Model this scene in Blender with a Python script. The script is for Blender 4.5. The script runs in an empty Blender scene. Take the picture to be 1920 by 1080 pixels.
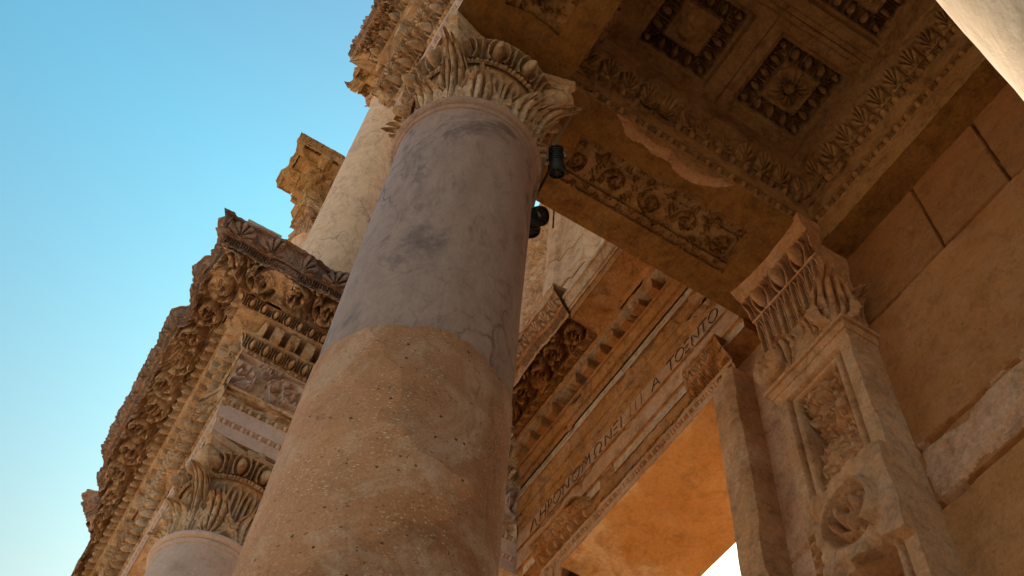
import bpy, math, random
import numpy as np
from mathutils import Matrix, Vector

# ------------------------------------------------------------------ camera, sky, sun, exposure
scene = bpy.context.scene
C = scene.collection
GROUND = -1.75                       # the eye is the origin; the paving lies this far below it
R_CAM = np.array([[0.51306005, 0.8558912, 0.06495881],
                  [-0.71083559, 0.46608619, -0.52676032],
                  [-0.48112592, 0.22408464, 0.84752812]])
cam_d = bpy.data.cameras.new('camera')
cam = bpy.data.objects.new('camera', cam_d)
C.objects.link(cam)
r_, u_, f_ = R_CAM[0], -R_CAM[1], R_CAM[2]
cam.matrix_world = Matrix(((r_[0], u_[0], -f_[0], 0), (r_[1], u_[1], -f_[1], 0), (r_[2], u_[2], -f_[2], 0), (0, 0, 0, 1)))
cam_d.sensor_width = 36.0
cam_d.lens = 2021.0 / 1920 * 36
cam_d.clip_start = 0.02
cam_d.clip_end = 4000
scene.camera = cam

SUN_EL = math.radians(33)
SUN_AZ = math.atan2(0.562, -0.827)    # direction towards the sun in plan (behind the facade, to the left)
world = bpy.data.worlds.new('World')
scene.world = world
world.use_nodes = True
wn = world.node_tree
bg = wn.nodes['Background']
sky = wn.nodes.new('ShaderNodeTexSky')
sky.sky_type = 'NISHITA'
sky.sun_disc = False
sky.sun_elevation = SUN_EL
sky.sun_rotation = math.pi / 2 - SUN_AZ
sky.altitude = 50
sky.air_density = 1.0
sky.dust_density = 2.2
sky.ozone_density = 1.0
tint = wn.nodes.new('ShaderNodeMixRGB')
tint.blend_type = 'MULTIPLY'
tint.inputs[0].default_value = 1.0
tint.inputs[2].default_value = (0.70, 1.15, 1.11, 1)
wn.links.new(sky.outputs[0], tint.inputs[1])
# haze: the sky pales and warms towards the horizon
wtc = wn.nodes.new('ShaderNodeTexCoord')
wsep = wn.nodes.new('ShaderNodeSeparateXYZ')
wn.links.new(wtc.outputs['Generated'], wsep.inputs[0])
wrp = wn.nodes.new('ShaderNodeValToRGB')
for e_, (p_, c_) in zip([wrp.color_ramp.elements[0], wrp.color_ramp.elements.new(.757), wrp.color_ramp.elements[1]],
                        [(.60, (.97, .74, .60)), (.757, (1.0, .95, .90)), (.86, (.80, 1.09, 1.06))]):
    e_.position = p_; e_.color = (*c_, 1)
wn.links.new(wsep.outputs['Z'], wrp.inputs[0])
tint2 = wn.nodes.new('ShaderNodeMixRGB')
tint2.blend_type = 'MULTIPLY'
tint2.inputs[0].default_value = 1.0
wn.links.new(tint.outputs[0], tint2.inputs[1])
wn.links.new(wrp.outputs[0], tint2.inputs[2])
wn.links.new(tint2.outputs[0], bg.inputs[0])
bg.inputs[1].default_value = 0.116

sun_d = bpy.data.lights.new('sun', 'SUN')
sun_d.energy = 4.5
sun_d.angle = math.radians(0.5)
sun_d.color = (1.0, 0.84, 0.62)
sun = bpy.data.objects.new('sun', sun_d)
C.objects.link(sun)
sv = Vector((math.cos(SUN_AZ) * math.cos(SUN_EL), math.sin(SUN_AZ) * math.cos(SUN_EL), math.sin(SUN_EL)))
sun.rotation_euler = sv.to_track_quat('Z', 'Y').to_euler()
sun.location = sv * 60

vs = scene.view_settings
vs.view_transform = 'Standard'
vs.look = 'None'
vs.exposure = 0.95
vs.gamma = 1.0
scene.cycles.max_bounces = 10
scene.cycles.diffuse_bounces = 4
scene.cycles.use_denoising = True

# ------------------------------------------------------------------ numeric helpers
def hash3(i, j, k, seed):
    h = (i * 374761393 + j * 668265263 + k * 2147483647 + seed * 974711) & 0xFFFFFFFF
    h = ((h ^ (h >> 13)) * 1274126177) & 0xFFFFFFFF
    h = (h ^ (h >> 16)) & 0xFFFFFFFF
    return h.astype(np.float64) / 4294967295.0

def vnoise(P, seed=0):
    P = np.asarray(P, float)
    I = np.floor(P).astype(np.int64)
    F = P - I
    F = F * F * (3 - 2 * F)
    out = 0
    for a in (0, 1):
        wa = F[..., 0] if a else 1 - F[..., 0]
        for b in (0, 1):
            wb = F[..., 1] if b else 1 - F[..., 1]
            for c in (0, 1):
                wc = F[..., 2] if c else 1 - F[..., 2]
                out = out + wa * wb * wc * hash3(I[..., 0] + a, I[..., 1] + b, I[..., 2] + c, seed)
    return out * 2 - 1

def fbm(P, oct=3, seed=0):
    s, a, t = 0, 1.0, 0
    P = np.asarray(P, float)
    for o in range(oct):
        s = s + a * vnoise(P * (2.03 ** o), seed + o * 17)
        t += a
        a *= 0.5
    return s / t

def fbm2(x, y, oct=3, seed=0):
    return fbm(np.stack([x, y, np.full_like(x, seed * 3.7 + 0.31)], -1), oct, seed)

class MB:
    """collects grids of quads; build() links them as ONE mesh object"""
    def __init__(s):
        s.V, s.F, s.M, s.n = [], [], [], 0
    def grid(s, P, closed_u=False, closed_v=False, mat=0, flip=False):
        P = np.asarray(P, float)
        nu, nv = P.shape[:2]
        idx = np.arange(nu * nv).reshape(nu, nv) + s.n
        if closed_u: idx = np.concatenate([idx, idx[:1]], 0)
        if closed_v: idx = np.concatenate([idx, idx[:, :1]], 1)
        q = np.stack([idx[:-1, :-1], idx[1:, :-1], idx[1:, 1:], idx[:-1, 1:]], -1).reshape(-1, 4)
        if flip: q = q[:, ::-1]
        s.V.append(P.reshape(-1, 3)); s.F.append(q); s.M.append(np.asarray(mat, np.int32).ravel() if np.ndim(mat) else np.full(len(q), mat, np.int32)); s.n += nu * nv
    def box(s, lo, hi, res=0.08, mat=0):
        lo, hi = np.array(lo, float), np.array(hi, float)
        for ax in range(3):
            a, b = [k for k in range(3) if k != ax]
            na, nb = [max(2, int(min(400, (hi[k] - lo[k]) / res)) + 1) for k in (a, b)]
            A, B = np.meshgrid(np.linspace(lo[a], hi[a], na), np.linspace(lo[b], hi[b], nb), indexing='ij')
            for side in (0, 1):
                P = np.zeros(A.shape + (3,))
                P[..., a], P[..., b], P[..., ax] = A, B, (hi if side else lo)[ax]
                s.grid(P, mat=mat, flip=bool((side == 0) ^ (ax == 1)))
    def cyl(s, p0, p1, r0, r1, n=20, caps=True, mat=0, m=2):
        p0, p1 = np.array(p0, float), np.array(p1, float)
        d = p1 - p0; L = np.linalg.norm(d); d = d / L
        a = np.cross(d, [0, 0, 1.0]) if abs(d[2]) < .9 else np.cross(d, [1.0, 0, 0])
        a /= np.linalg.norm(a); b = np.cross(d, a)
        th = np.linspace(0, 2 * np.pi, n, endpoint=False)
        ring = np.cos(th)[:, None] * a + np.sin(th)[:, None] * b
        ts = np.linspace(0, 1, m)
        P = np.stack([p0 + d * L * t + ring * (r0 + (r1 - r0) * t) for t in ts], 1)
        s.grid(P, closed_u=True, mat=mat)
        if caps:
            for p, r, fl in ((p0, r0, False), (p1, r1, True)):
                Q = np.stack([np.repeat(p[None], n, 0), p + ring * r], 1)
                s.grid(Q, closed_u=True, mat=mat, flip=fl)
    def tube(s, pts, rad, n=8, mat=0, sq=1.0):
        pts = np.array(pts, float)
        rad = np.broadcast_to(np.array(rad, float), (len(pts),))
        T = np.gradient(pts, axis=0); T /= np.linalg.norm(T, axis=1)[:, None] + 1e-9
        ref = np.array([0, 0, 1.0]) if abs(T[:, 2]).mean() < .8 else np.array([1.0, 0, 0])
        A = np.cross(T, ref); A /= np.linalg.norm(A, axis=1)[:, None] + 1e-9
        B = np.cross(T, A)
        th = np.linspace(0, 2 * np.pi, n, endpoint=False)
        P = pts[:, None] + rad[:, None, None] * (np.cos(th)[None, :, None] * A[:, None] + sq * np.sin(th)[None, :, None] * B[:, None])
        s.grid(P, closed_v=True, mat=mat)
    def build(s, name, mats, parent=None, erode=0.0, freq=7.0, angle=42, warp=None, seed=1):
        V = np.concatenate(s.V); F = np.concatenate(s.F); M = np.concatenate(s.M)
        if warp is not None: V = warp(V)
        if erode:
            N = np.stack([fbm(V * freq, 3, seed + 11 * k) for k in range(3)], -1)
            N2 = np.stack([fbm(V * freq * 5, 2, seed + 5 + 11 * k) for k in range(3)], -1)
            V = V + erode * .6 * N + erode * .45 * N2
        off = np.zeros(3)
        q = parent
        while q is not None:
            off = off + np.array(q.location); q = q.parent
        me = bpy.data.meshes.new(name)
        me.vertices.add(len(V)); me.vertices.foreach_set('co', (V - off).astype(np.float32).ravel())
        me.loops.add(F.size); me.loops.foreach_set('vertex_index', F.astype(np.int32).ravel())
        me.polygons.add(len(F)); me.polygons.foreach_set('loop_start', (np.arange(len(F)) * 4).astype(np.int32))
        me.polygons.foreach_set('loop_total', np.full(len(F), 4, np.int32))
        me.polygons.foreach_set('material_index', M)
        me.polygons.foreach_set('use_smooth', np.ones(len(F), bool))
        me.update(calc_edges=True)
        me.validate()
        for m in (mats if isinstance(mats, (list, tuple)) else [mats]): me.materials.append(m)
        if angle: me.set_sharp_from_angle(angle=math.radians(angle))
        o = bpy.data.objects.new(name, me)
        C.objects.link(o)
        if parent is not None: o.parent = parent
        return o

def thing(name, label, cat, loc=(0, 0, 0), group=None):
    o = bpy.data.objects.new(name, None)
    C.objects.link(o)
    o.location = loc
    o.empty_display_size = .2
    o['label'] = label; o['category'] = cat
    if group: o['group'] = group
    return o

def tag(o, label, cat, group=None):
    o['label'] = label; o['category'] = cat
    if group: o['group'] = group
    return o

def struct(o):
    o['kind'] = 'structure'
    return o

# ------------------------------------------------------------------ materials
def new_mat(name):
    m = bpy.data.materials.new(name)
    m.use_nodes = True
    nt = m.node_tree
    return m, nt, nt.nodes['Principled BSDF']

def node(nt, typ, **kw):
    n = nt.nodes.new(typ)
    for k, v in kw.items():
        if k in n.bl_rna.properties.keys() and not k.startswith('in_'): setattr(n, k, v)
        else: n.inputs[k.replace('in_', '')].default_value = v
    return n

def ramp(nt, src, stops):
    r = nt.nodes.new('ShaderNodeValToRGB')
    el = r.color_ramp.elements
    while len(el) < len(stops): el.new(0.5)
    for e, (p, c) in zip(el, stops):
        e.position = p
        e.color = (c, c, c, 1) if isinstance(c, (int, float)) else (*c, 1)
    nt.links.new(src, r.inputs[0])
    return r.outputs[0]

def mix(nt, a, b, fac, mode='MIX'):
    m = nt.nodes.new('ShaderNodeMixRGB')
    m.blend_type = mode
    for sock, v in ((m.inputs[1], a), (m.inputs[2], b), (m.inputs[0], fac)):
        if hasattr(v, 'links'): nt.links.new(v, sock)
        elif isinstance(v, (int, float)): sock.default_value = v if sock == m.inputs[0] else (v, v, v, 1)
        else: sock.default_value = (*v, 1)
    return m.outputs[0]

def coords(nt, sc=1.0):
    t = nt.nodes.new('ShaderNodeTexCoord')
    mp = nt.nodes.new('ShaderNodeMapping')
    mp.inputs['Scale'].default_value = (sc, sc, sc) if isinstance(sc, (int, float)) else sc
    nt.links.new(t.outputs['Object'], mp.inputs[0])
    return mp.outputs[0]

def noise(nt, vec, scale, detail=8, rough=.6, dist=0.0):
    n = nt.nodes.new('ShaderNodeTexNoise')
    n.inputs['Scale'].default_value = scale; n.inputs['Detail'].default_value = detail
    n.inputs['Roughness'].default_value = rough; n.inputs['Distortion'].default_value = dist
    nt.links.new(vec, n.inputs['Vector'])
    return n.outputs['Fac']

def finish(nt, bsdf, col, rough, height, bump=.4, dist=.02):
    nt.links.new(col, bsdf.inputs['Base Color'])
    bsdf.inputs['Roughness'].default_value = rough
    bsdf.inputs['Specular IOR Level'].default_value = .25
    if height is not None:
        b = nt.nodes.new('ShaderNodeBump')
        b.inputs['Strength'].default_value = bump
        b.inputs['Distance'].default_value = dist
        nt.links.new(height, b.inputs['Height'])
        nt.links.new(b.outputs[0], bsdf.inputs['Normal'])

def stone(name, stops, sc=1.3, grain=.35, pits=.5, bump=.6, rough=.88, stain=None, stain_amt=.6, grey=.7):
    m, nt, b = new_mat(name)
    v = coords(nt)
    n1 = noise(nt, v, sc, 10, .62, .4)
    col = ramp(nt, n1, stops)
    if stain:
        n3 = noise(nt, v, sc * 2.3, 6, .7, 1.2)
        col = mix(nt, col, stain, ramp(nt, n3, [(.52, 0.0), (.64, stain_amt)]))
    n2 = noise(nt, v, 38, 6, .75)
    g = ramp(nt, n2, [(.3, 1 - grain), (.7, 1 + grain * .6)])
    col = mix(nt, col, g, 1.0, 'MULTIPLY')
    n5 = noise(nt, v, 7.5, 12, .78, .6)
    col = mix(nt, col, ramp(nt, n5, [(.33, 1 - 1.5 * grain), (.50, 1.0), (.68, 1 + .5 * grain)]), 1.0, 'MULTIPLY')
    gy = noise(nt, v, 3.1, 5, .6, 1.0)
    lum = nt.nodes.new('ShaderNodeHueSaturation'); lum.inputs['Saturation'].default_value = .58; lum.inputs['Value'].default_value = .95
    nt.links.new(col, lum.inputs['Color'])
    col = mix(nt, col, lum.outputs[0], ramp(nt, gy, [(.5, 0.0), (.62, grey)]))
    vo = nt.nodes.new('ShaderNodeTexVoronoi')
    vo.inputs['Scale'].default_value = 26
    nt.links.new(v, vo.inputs['Vector'])
    msk = noise(nt, v, 5, 4, .6)
    pit = ramp(nt, vo.outputs['Distance'], [(.10, 0.0), (.24, 1.0)])
    pm = mix(nt, 1.0, pit, ramp(nt, msk, [(.5, 0.0), (.62, pits)]))
    col = mix(nt, col, mix(nt, .30, 1.0, pm), 1.0, 'MULTIPLY')
    n4 = noise(nt, v, 14, 10, .72)
    h = mix(nt, mix(nt, mix(nt, n4, n5, .5), pm, .6, 'MULTIPLY'), n2, .25)
    finish(nt, b, col, rough, h, min(1, bump * 1.5), .035)
    return m

def marble(name, light, mid, vein, band=(.5, .5, .5), sc=1.0, veinw=.035, stretch=(1, 1, .55), vamt=1.0):
    m, nt, b = new_mat(name)
    v = coords(nt, stretch)
    cl = noise(nt, v, 1.5 * sc, 9, .62, 1.4)
    col = ramp(nt, cl, [(.3, mid), (.5, light), (.72, mid)])
    wn_ = nt.nodes.new('ShaderNodeTexNoise')
    wn_.inputs['Scale'].default_value = 2.1 * sc; wn_.inputs['Detail'].default_value = 6
    nt.links.new(v, wn_.inputs['Vector'])
    wv = nt.nodes.new('ShaderNodeVectorMath'); wv.operation = 'MULTIPLY_ADD'
    nt.links.new(wn_.outputs['Color'], wv.inputs[0]); wv.inputs[1].default_value = (.75, .75, .75); nt.links.new(v, wv.inputs[2])
    msk = noise(nt, v, 1.1 * sc, 4, .6, .6)
    for s_, w_, amt in ((1.3, veinw, .95 * vamt), (3.1, veinw * 1.4, .55 * vamt), (6.5, veinw * 1.9, .18 * vamt)):
        vo = nt.nodes.new('ShaderNodeTexVoronoi'); vo.feature = 'DISTANCE_TO_EDGE'
        vo.inputs['Scale'].default_value = s_ * sc
        nt.links.new(wv.outputs[0], vo.inputs['Vector'])
        e = ramp(nt, vo.outputs['Distance'], [(0.0, 1.0), (w_, 0.0)])
        e = mix(nt, e, ramp(nt, msk, [(.44, 0.0), (.62, amt)]), 1.0, 'MULTIPLY')
        col = mix(nt, col, vein, e)
    bd = noise(nt, v, .9 * sc, 5, .7, 2.5)
    col = mix(nt, col, band, ramp(nt, bd, [(.53, 0.0), (.64, .85)]))
    n2 = noise(nt, v, 60, 5, .7)
    col = mix(nt, col, ramp(nt, n2, [(.3, .86), (.7, 1.08)]), 1.0, 'MULTIPLY')
    n4 = noise(nt, v, 22, 8, .7)
    pk = noise(nt, v, 9 * sc, 12, .8, .5)
    col = mix(nt, col, ramp(nt, pk, [(.30, .58), (.47, 1.0), (.7, 1.14)]), 1.0, 'MULTIPLY')
    finish(nt, b, col, .6, mix(nt, mix(nt, n4, pk, .5), n2, .3), .45, .016)
    return m

def plaster(name):
    """repaired drum: smooth brown plaster with a drift of light aggregate and small dark pits"""
    m, nt, b = new_mat(name)
    v = coords(nt)
    n1 = noise(nt, v, 1.1, 8, .6, .5)
    col = ramp(nt, n1, [(.3, (0.479002, 0.203376, 0.089496)), (.5, (0.572141, 0.268156, 0.138312)), (.7, (0.625363, 0.308831, 0.182246))])
    big = noise(nt, v, 2.2, 9, .7, 1.2)
    col = mix(nt, col, (0.691891, 0.42935, 0.292896), ramp(nt, big, [(.48, 0.0), (.60, .75)]))
    blot = noise(nt, v, 6.5, 10, .75, .8)
    col = mix(nt, col, ramp(nt, blot, [(.30, .74), (.5, 1.0), (.7, 1.1)]), 1.0, 'MULTIPLY')
    tr = noise(nt, coords(nt, (6, 6, 1.1)), 1.2, 8, .7, 1.5)
    col = mix(nt, col, (0.2688, 0.1102, 0.042), ramp(nt, tr, [(.60, 0.0), (.68, .55)]))
    st = noise(nt, coords(nt, (3.2, 3.2, .55)), 1.3, 6, .6, .3)
    col = mix(nt, col, (0.505613, 0.210909, 0.0520704), ramp(nt, st, [(.52, 0.0), (.66, .6)]))
    vo = nt.nodes.new('ShaderNodeTexVoronoi'); vo.inputs['Scale'].default_value = 52
    wq = nt.nodes.new('ShaderNodeTexNoise'); wq.inputs['Scale'].default_value = 30; nt.links.new(v, wq.inputs['Vector'])
    wq2 = nt.nodes.new('ShaderNodeVectorMath'); wq2.operation = 'MULTIPLY_ADD'; nt.links.new(wq.outputs['Color'], wq2.inputs[0]); wq2.inputs[1].default_value = (.035, .035, .035)
    nt.links.new(coords(nt, (1, 1, 1.7)), wq2.inputs[2])
    nt.links.new(wq2.outputs[0], vo.inputs['Vector'])
    drift = ramp(nt, noise(nt, coords(nt, (1, 1, .40)), 1.9, 9, .8, .6), [(.47, 0.0), (.56, .95)])
    sp = mix(nt, ramp(nt, vo.outputs['Distance'], [(.20, 1.0), (.36, 0.0)]), drift, 1.0, 'MULTIPLY')
    pick = ramp(nt, vo.outputs['Color'], [(.26, 0.0), (.32, 1.0)])
    sp = mix(nt, sp, pick, 1.0, 'MULTIPLY')
    col = mix(nt, col, (0.85, 0.602597, 0.374256), sp)
    vp = nt.nodes.new('ShaderNodeTexVoronoi'); vp.inputs['Scale'].default_value = 17
    nt.links.new(v, vp.inputs['Vector'])
    pt = mix(nt, ramp(nt, vp.outputs['Distance'], [(.05, 1.0), (.12, 0.0)]), ramp(nt, vp.outputs['Color'], [(.5, 0.0), (.55, 1.0)]), 1.0, 'MULTIPLY')
    col = mix(nt, col, (.07, .035, .015), pt)
    vq = nt.nodes.new('ShaderNodeTexVoronoi'); vq.inputs['Scale'].default_value = 36
    nt.links.new(wq2.outputs[0], vq.inputs['Vector'])
    pq = mix(nt, ramp(nt, vq.outputs['Distance'], [(.10, 1.0), (.20, 0.0)]), ramp(nt, vq.outputs['Color'], [(.55, 0.0), (.60, .8)]), 1.0, 'MULTIPLY')
    col = mix(nt, col, (.16, .07, .03), pq)
    vc = nt.nodes.new('ShaderNodeTexVoronoi'); vc.inputs['Scale'].default_value = 1.5
    wb = nt.nodes.new('ShaderNodeVectorMath'); wb.operation = 'MULTIPLY_ADD'; wb.inputs[1].default_value = (.5, .5, .5)
    wbn = nt.nodes.new('ShaderNodeTexNoise'); wbn.inputs['Scale'].default_value = 2.5; wbn.inputs['Detail'].default_value = 6; nt.links.new(v, wbn.inputs['Vector'])
    nt.links.new(wbn.outputs['Color'], wb.inputs[0]); nt.links.new(v, wb.inputs[2]); nt.links.new(wb.outputs[0], vc.inputs['Vector'])
    col = mix(nt, col, ramp(nt, vc.outputs['Color'], [(.2, .84), (.8, 1.14)]), 1.0, 'MULTIPLY')
    n2 = noise(nt, v, 105, 6, .8)
    col = mix(nt, col, ramp(nt, n2, [(.32, .66), (.5, 1.0), (.7, 1.16)]), 1.0, 'MULTIPLY')
    pt = mix(nt, pt, pq, 1.0, 'LIGHTEN')
    h = mix(nt, mix(nt, mix(nt, n2, blot, .6), sp, .35, 'ADD'), pt, .8, 'SUBTRACT')
    finish(nt, b, col, .85, h, .7, .02)
    return m

M_carved = stone('carved_limestone', [(.25, (0.3569, 0.201, 0.1046)), (.45, (0.589, 0.3829, 0.244)), (.6, (0.7139, 0.5263, 0.3829)), (.8, (0.8032, 0.6318, 0.511))], 1.6, stain=(0.4639, 0.2298, 0.0814), stain_amt=.7, grey=0.6, pits=0.95)
M_crown = stone('weathered_crown_stone', [(.25, (0.2017, 0.1285, 0.0973)), (.5, (0.3677, 0.2336, 0.1887)), (.75, (0.6169, 0.3972, 0.3193))], 2.4, grain=.45, pits=1, bump=.8)
M_white = stone('pale_marble_block', [(.25, (0.512, 0.3528, 0.2971)), (.5, (0.6398, 0.4702, 0.4275)), (.8, (0.7395, 0.5617, 0.5217))], 1.8, grain=.15, pits=.35, bump=.35, grey=0.3)
M_warm = stone('ochre_limestone', [(.25, (0.324, 0.1238, 0.0307)), (.48, (0.459, 0.2046, 0.0659)), (.7, (0.567, 0.2909, 0.1226))], 1.4, stain=(0.27, 0.0916, 0.0193), stain_amt=.7, grey=0.3)
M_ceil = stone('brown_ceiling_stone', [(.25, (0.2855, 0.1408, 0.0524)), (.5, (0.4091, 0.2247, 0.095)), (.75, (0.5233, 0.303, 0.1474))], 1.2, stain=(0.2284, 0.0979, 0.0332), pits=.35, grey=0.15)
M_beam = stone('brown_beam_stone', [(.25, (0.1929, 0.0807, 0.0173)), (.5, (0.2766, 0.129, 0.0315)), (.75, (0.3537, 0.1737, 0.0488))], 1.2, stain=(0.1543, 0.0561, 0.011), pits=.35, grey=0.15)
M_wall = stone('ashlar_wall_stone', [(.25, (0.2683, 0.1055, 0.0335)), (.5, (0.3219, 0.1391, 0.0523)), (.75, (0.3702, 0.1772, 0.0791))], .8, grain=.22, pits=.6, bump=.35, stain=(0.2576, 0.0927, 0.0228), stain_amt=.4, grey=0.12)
M_wall_lit_low = stone('ashlar_lit_low', [(.25, (0.389, 0.1648, 0.054)), (.5, (0.4668, 0.2174, 0.0842)), (.75, (0.5368, 0.2769, 0.1273))], .8, grain=.22, pits=.6, bump=.35, stain=(0.3735, 0.1449, 0.0367), stain_amt=.4, grey=0.12)  # wall stone with the stronger light low down painted into its colour
M_wall_lit_mid = stone('ashlar_lit_mid', [(.25, (0.3437, 0.1365, 0.0447)), (.5, (0.4123, 0.1799, 0.0697)), (.75, (0.4742, 0.2291, 0.1055))], .8, grain=.22, pits=.6, bump=.35, stain=(0.33, 0.12, 0.0305), stain_amt=.4, grey=0.12)  # same wall stone, some of that light painted in for the middle course
M_pil = stone('pilaster_limestone', [(.25, (0.4434, 0.2116, 0.0983)), (.5, (0.5701, 0.3071, 0.1641)), (.75, (0.6968, 0.4233, 0.2688))], 1.7, grain=.3, pits=.5, grey=0.3)
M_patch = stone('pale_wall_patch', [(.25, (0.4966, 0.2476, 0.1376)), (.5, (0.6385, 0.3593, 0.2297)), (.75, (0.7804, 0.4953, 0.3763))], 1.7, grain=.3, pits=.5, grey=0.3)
M_upper = stone('upper_wall_limestone', [(.25, (0.506, 0.3072, 0.1881)), (.5, (0.621, 0.4198, 0.3011)), (.8, (0.713, 0.512, 0.4086))], 1.5, grain=.25, pits=.6, stain=(0.46, 0.2202, 0.0807), stain_amt=.6, grey=0.3)
M_upcar = stone('golden_carved_limestone', [(.25, (0.326, 0.1769, 0.0686)), (.5, (0.5267, 0.3342, 0.1677)), (.8, (0.6521, 0.4717, 0.2897))], 2.2, grain=.4, pits=.8, bump=.9, grey=0.3)
M_soff = stone('orange_door_soffit', [(.30, (0.46, 0.2014, 0.0549)), (.46, (0.54, 0.2756, 0.0976)), (.52, (0.66, 0.4346, 0.244)), (.8, (0.72, 0.5194, 0.3416))], .62, grain=.2, pits=.2, bump=.3, stain=(0.42, 0.1696, 0.0366), stain_amt=.6, grey=.1)
M_marb = marble('veined_grey_marble', (0.4233, 0.2759, 0.2243), (0.3535, 0.2249, 0.1844), (0.1285, 0.0722, 0.0651), band=(0.1767, 0.1095, 0.1), sc=1.15, veinw=.018)
M_marb2 = marble('veined_cream_marble', (0.8446, 0.5772, 0.4056), (0.6793, 0.4266, 0.2789), (0.2754, 0.1506, 0.1015), band=(0.5875, 0.3346, 0.2113), sc=1.25, veinw=.022)
M_white_marb = marble('cream_white_marble', (0.5656, 0.4312, 0.3165), (0.5045, 0.379, 0.2762), (0.3363, 0.2418, 0.1785), band=(0.5045, 0.3725, 0.2648), sc=.9, veinw=.012)
M_plas = plaster('brown_repair_plaster')
M_ink = new_mat('dark_letter_paint')[0]
M_ink.node_tree.nodes['Principled BSDF'].inputs['Base Color'].default_value = (.085, .042, .02, 1)
M_ink.node_tree.nodes['Principled BSDF'].inputs['Roughness'].default_value = .9
def plain(name, col, rough=.5, metal=0.0):
    m, nt, b = new_mat(name)
    v = coords(nt)
    n = noise(nt, v, 30, 5, .6)
    c = mix(nt, tuple(x * .75 for x in col), tuple(min(1, x * 1.2) for x in col), n)
    nt.links.new(c, b.inputs['Base Color'])
    b.inputs['Roughness'].default_value = rough; b.inputs['Metallic'].default_value = metal
    return m
M_black = plain('black_painted_metal', (.012, .010, .009), .55)
M_glass = plain('dark_lamp_glass', (.03, .028, .018), .45)
M_steel = plain('dull_zinc_bar', (.30, .22, .15), .5, .3)
M_pave = stone('plaza_paving', [(.25, (0.462, 0.288, 0.165)), (.5, (0.55, 0.351, 0.2025)), (.8, (0.616, 0.405, 0.2475))], .6, grain=.2, pits=.3, grey=0.2)

# ------------------------------------------------------------------ ornament height functions: s along, t across (0..T)
def o_plain(s, t, T): return np.zeros_like(s)
def o_rough(a=.012, f=9, seed=3):
    def fn(s, t, T):
        return a * fbm2(s * f, t * f, 4, seed) - a * .4
    return fn
def o_bead(per=.085, amp=1.0):
    def fn(s, t, T):
        u = np.mod(s, per) - per / 2
        v = (t - T / 2) / (T * .5)
        ball = 1 - (u / (per * .27)) ** 2 - v * v
        h = np.sqrt(np.clip(ball, 0, 1)) * T * .55
        for c in (.37, .49):
            d = 1 - ((np.abs(u) - per * c) / (per * .055)) ** 2
            h = np.maximum(h, np.clip(d, 0, 1) ** .5 * np.clip(1 - v ** 4, 0, 1) * T * .42)
        return (h - T * .25) * amp
    return fn
def o_egg(per=.16, d=.035, alt=0):
    def fn(s, t, T):
        u = np.mod(s, per) - per / 2
        vc = T * .47
        e = np.sqrt((u / (per * .24)) ** 2 + ((t - vc) / (T * .45)) ** 2)
        h = np.full_like(s, -.9 * d)
        egg = np.sqrt(np.clip(1 - (e / .80) ** 2, 0, 1)) * 1.7 * d - .6 * d
        h = np.where(e < .82, np.maximum(h, egg), h)
        ring = np.clip((.20 - np.abs(e - 1.36)) / .09, 0, 1)
        h = np.maximum(h, -.9 * d + ring ** .6 * 1.0 * d)
        ua = np.abs(np.abs(u) - per / 2)
        tt = np.clip(t / T, 0, 1)
        dart = np.clip(1 - ua / (per * (.018 + .07 * tt)), 0, 1)
        h = np.maximum(h, -.9 * d + dart ** .5 * 1.0 * d)
        lid = np.clip((t - T * .92) / (T * .05), 0, 1) + np.clip((T * .06 - t) / (T * .04), 0, 1)
        return np.where(lid > 0, np.maximum(h, -.9 * d + lid * .9 * d), h)
    return fn
def o_palm(per=.16, d=.03, nl=7):
    def fn(s, t, T):
        k = np.floor(s / per)
        u = s - (k + .5) * per
        y = t / T
        x = u / (per * .5)
        th = np.arctan2(x, y + .03)
        r = np.sqrt(x * x * .55 + (y + .03) ** 2)
        env = .98 * np.cos(th * .55)
        lobe = np.abs(np.cos(th * nl))
        rim = env * (.80 + .20 * lobe)
        h = np.where((r < rim) & (r > .16), d * 1.1 * np.clip(lobe * 1.7 - .25, 0, 1) ** .5 * np.clip((rim - r) * 12, 0, 1), 0)
        bud = np.clip(1 - (r / .2) ** 2, 0, 1) ** .5 * d
        h = np.maximum(h, bud)
        ua = np.abs(np.abs(u) - per / 2) / per
        st = np.clip(1 - np.abs(ua - .05 - .06 * np.sin(y * 3)) / .04, 0, 1) * (y < .7)
        h = np.maximum(h, st ** .5 * d * .7)
        return h - d * .5
    return fn
def o_tongue(per=.09, d=.02):
    def fn(s, t, T):
        u = (np.mod(s, per) - per / 2) / per
        y = t / T
        e = (u / .40) ** 2 + (np.clip(y - .5, -1, 1) / .52) ** 4
        rim = np.clip(1 - np.abs(e - .8) / .3, 0, 1)
        inn = np.clip(1 - np.abs(u) / .12, 0, 1) * (e < .4)
        return d * np.maximum(rim ** .6, inn * .8) - d * .7
    return fn
def o_dentil(per=.16, fill=.60, d=.12, skip=()):
    def fn(s, t, T):
        k = np.floor(s / per)
        u = (s - k * per) / per
        on = np.clip((fill / 2 - np.abs(u - .5)) / .05 + .5, 0, 1)
        jit = 1 - .35 * (hash3(k.astype(np.int64), k.astype(np.int64) * 0, k.astype(np.int64) * 0, 77) > .86)
        return d * on * jit - d * .0
    return fn
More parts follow.
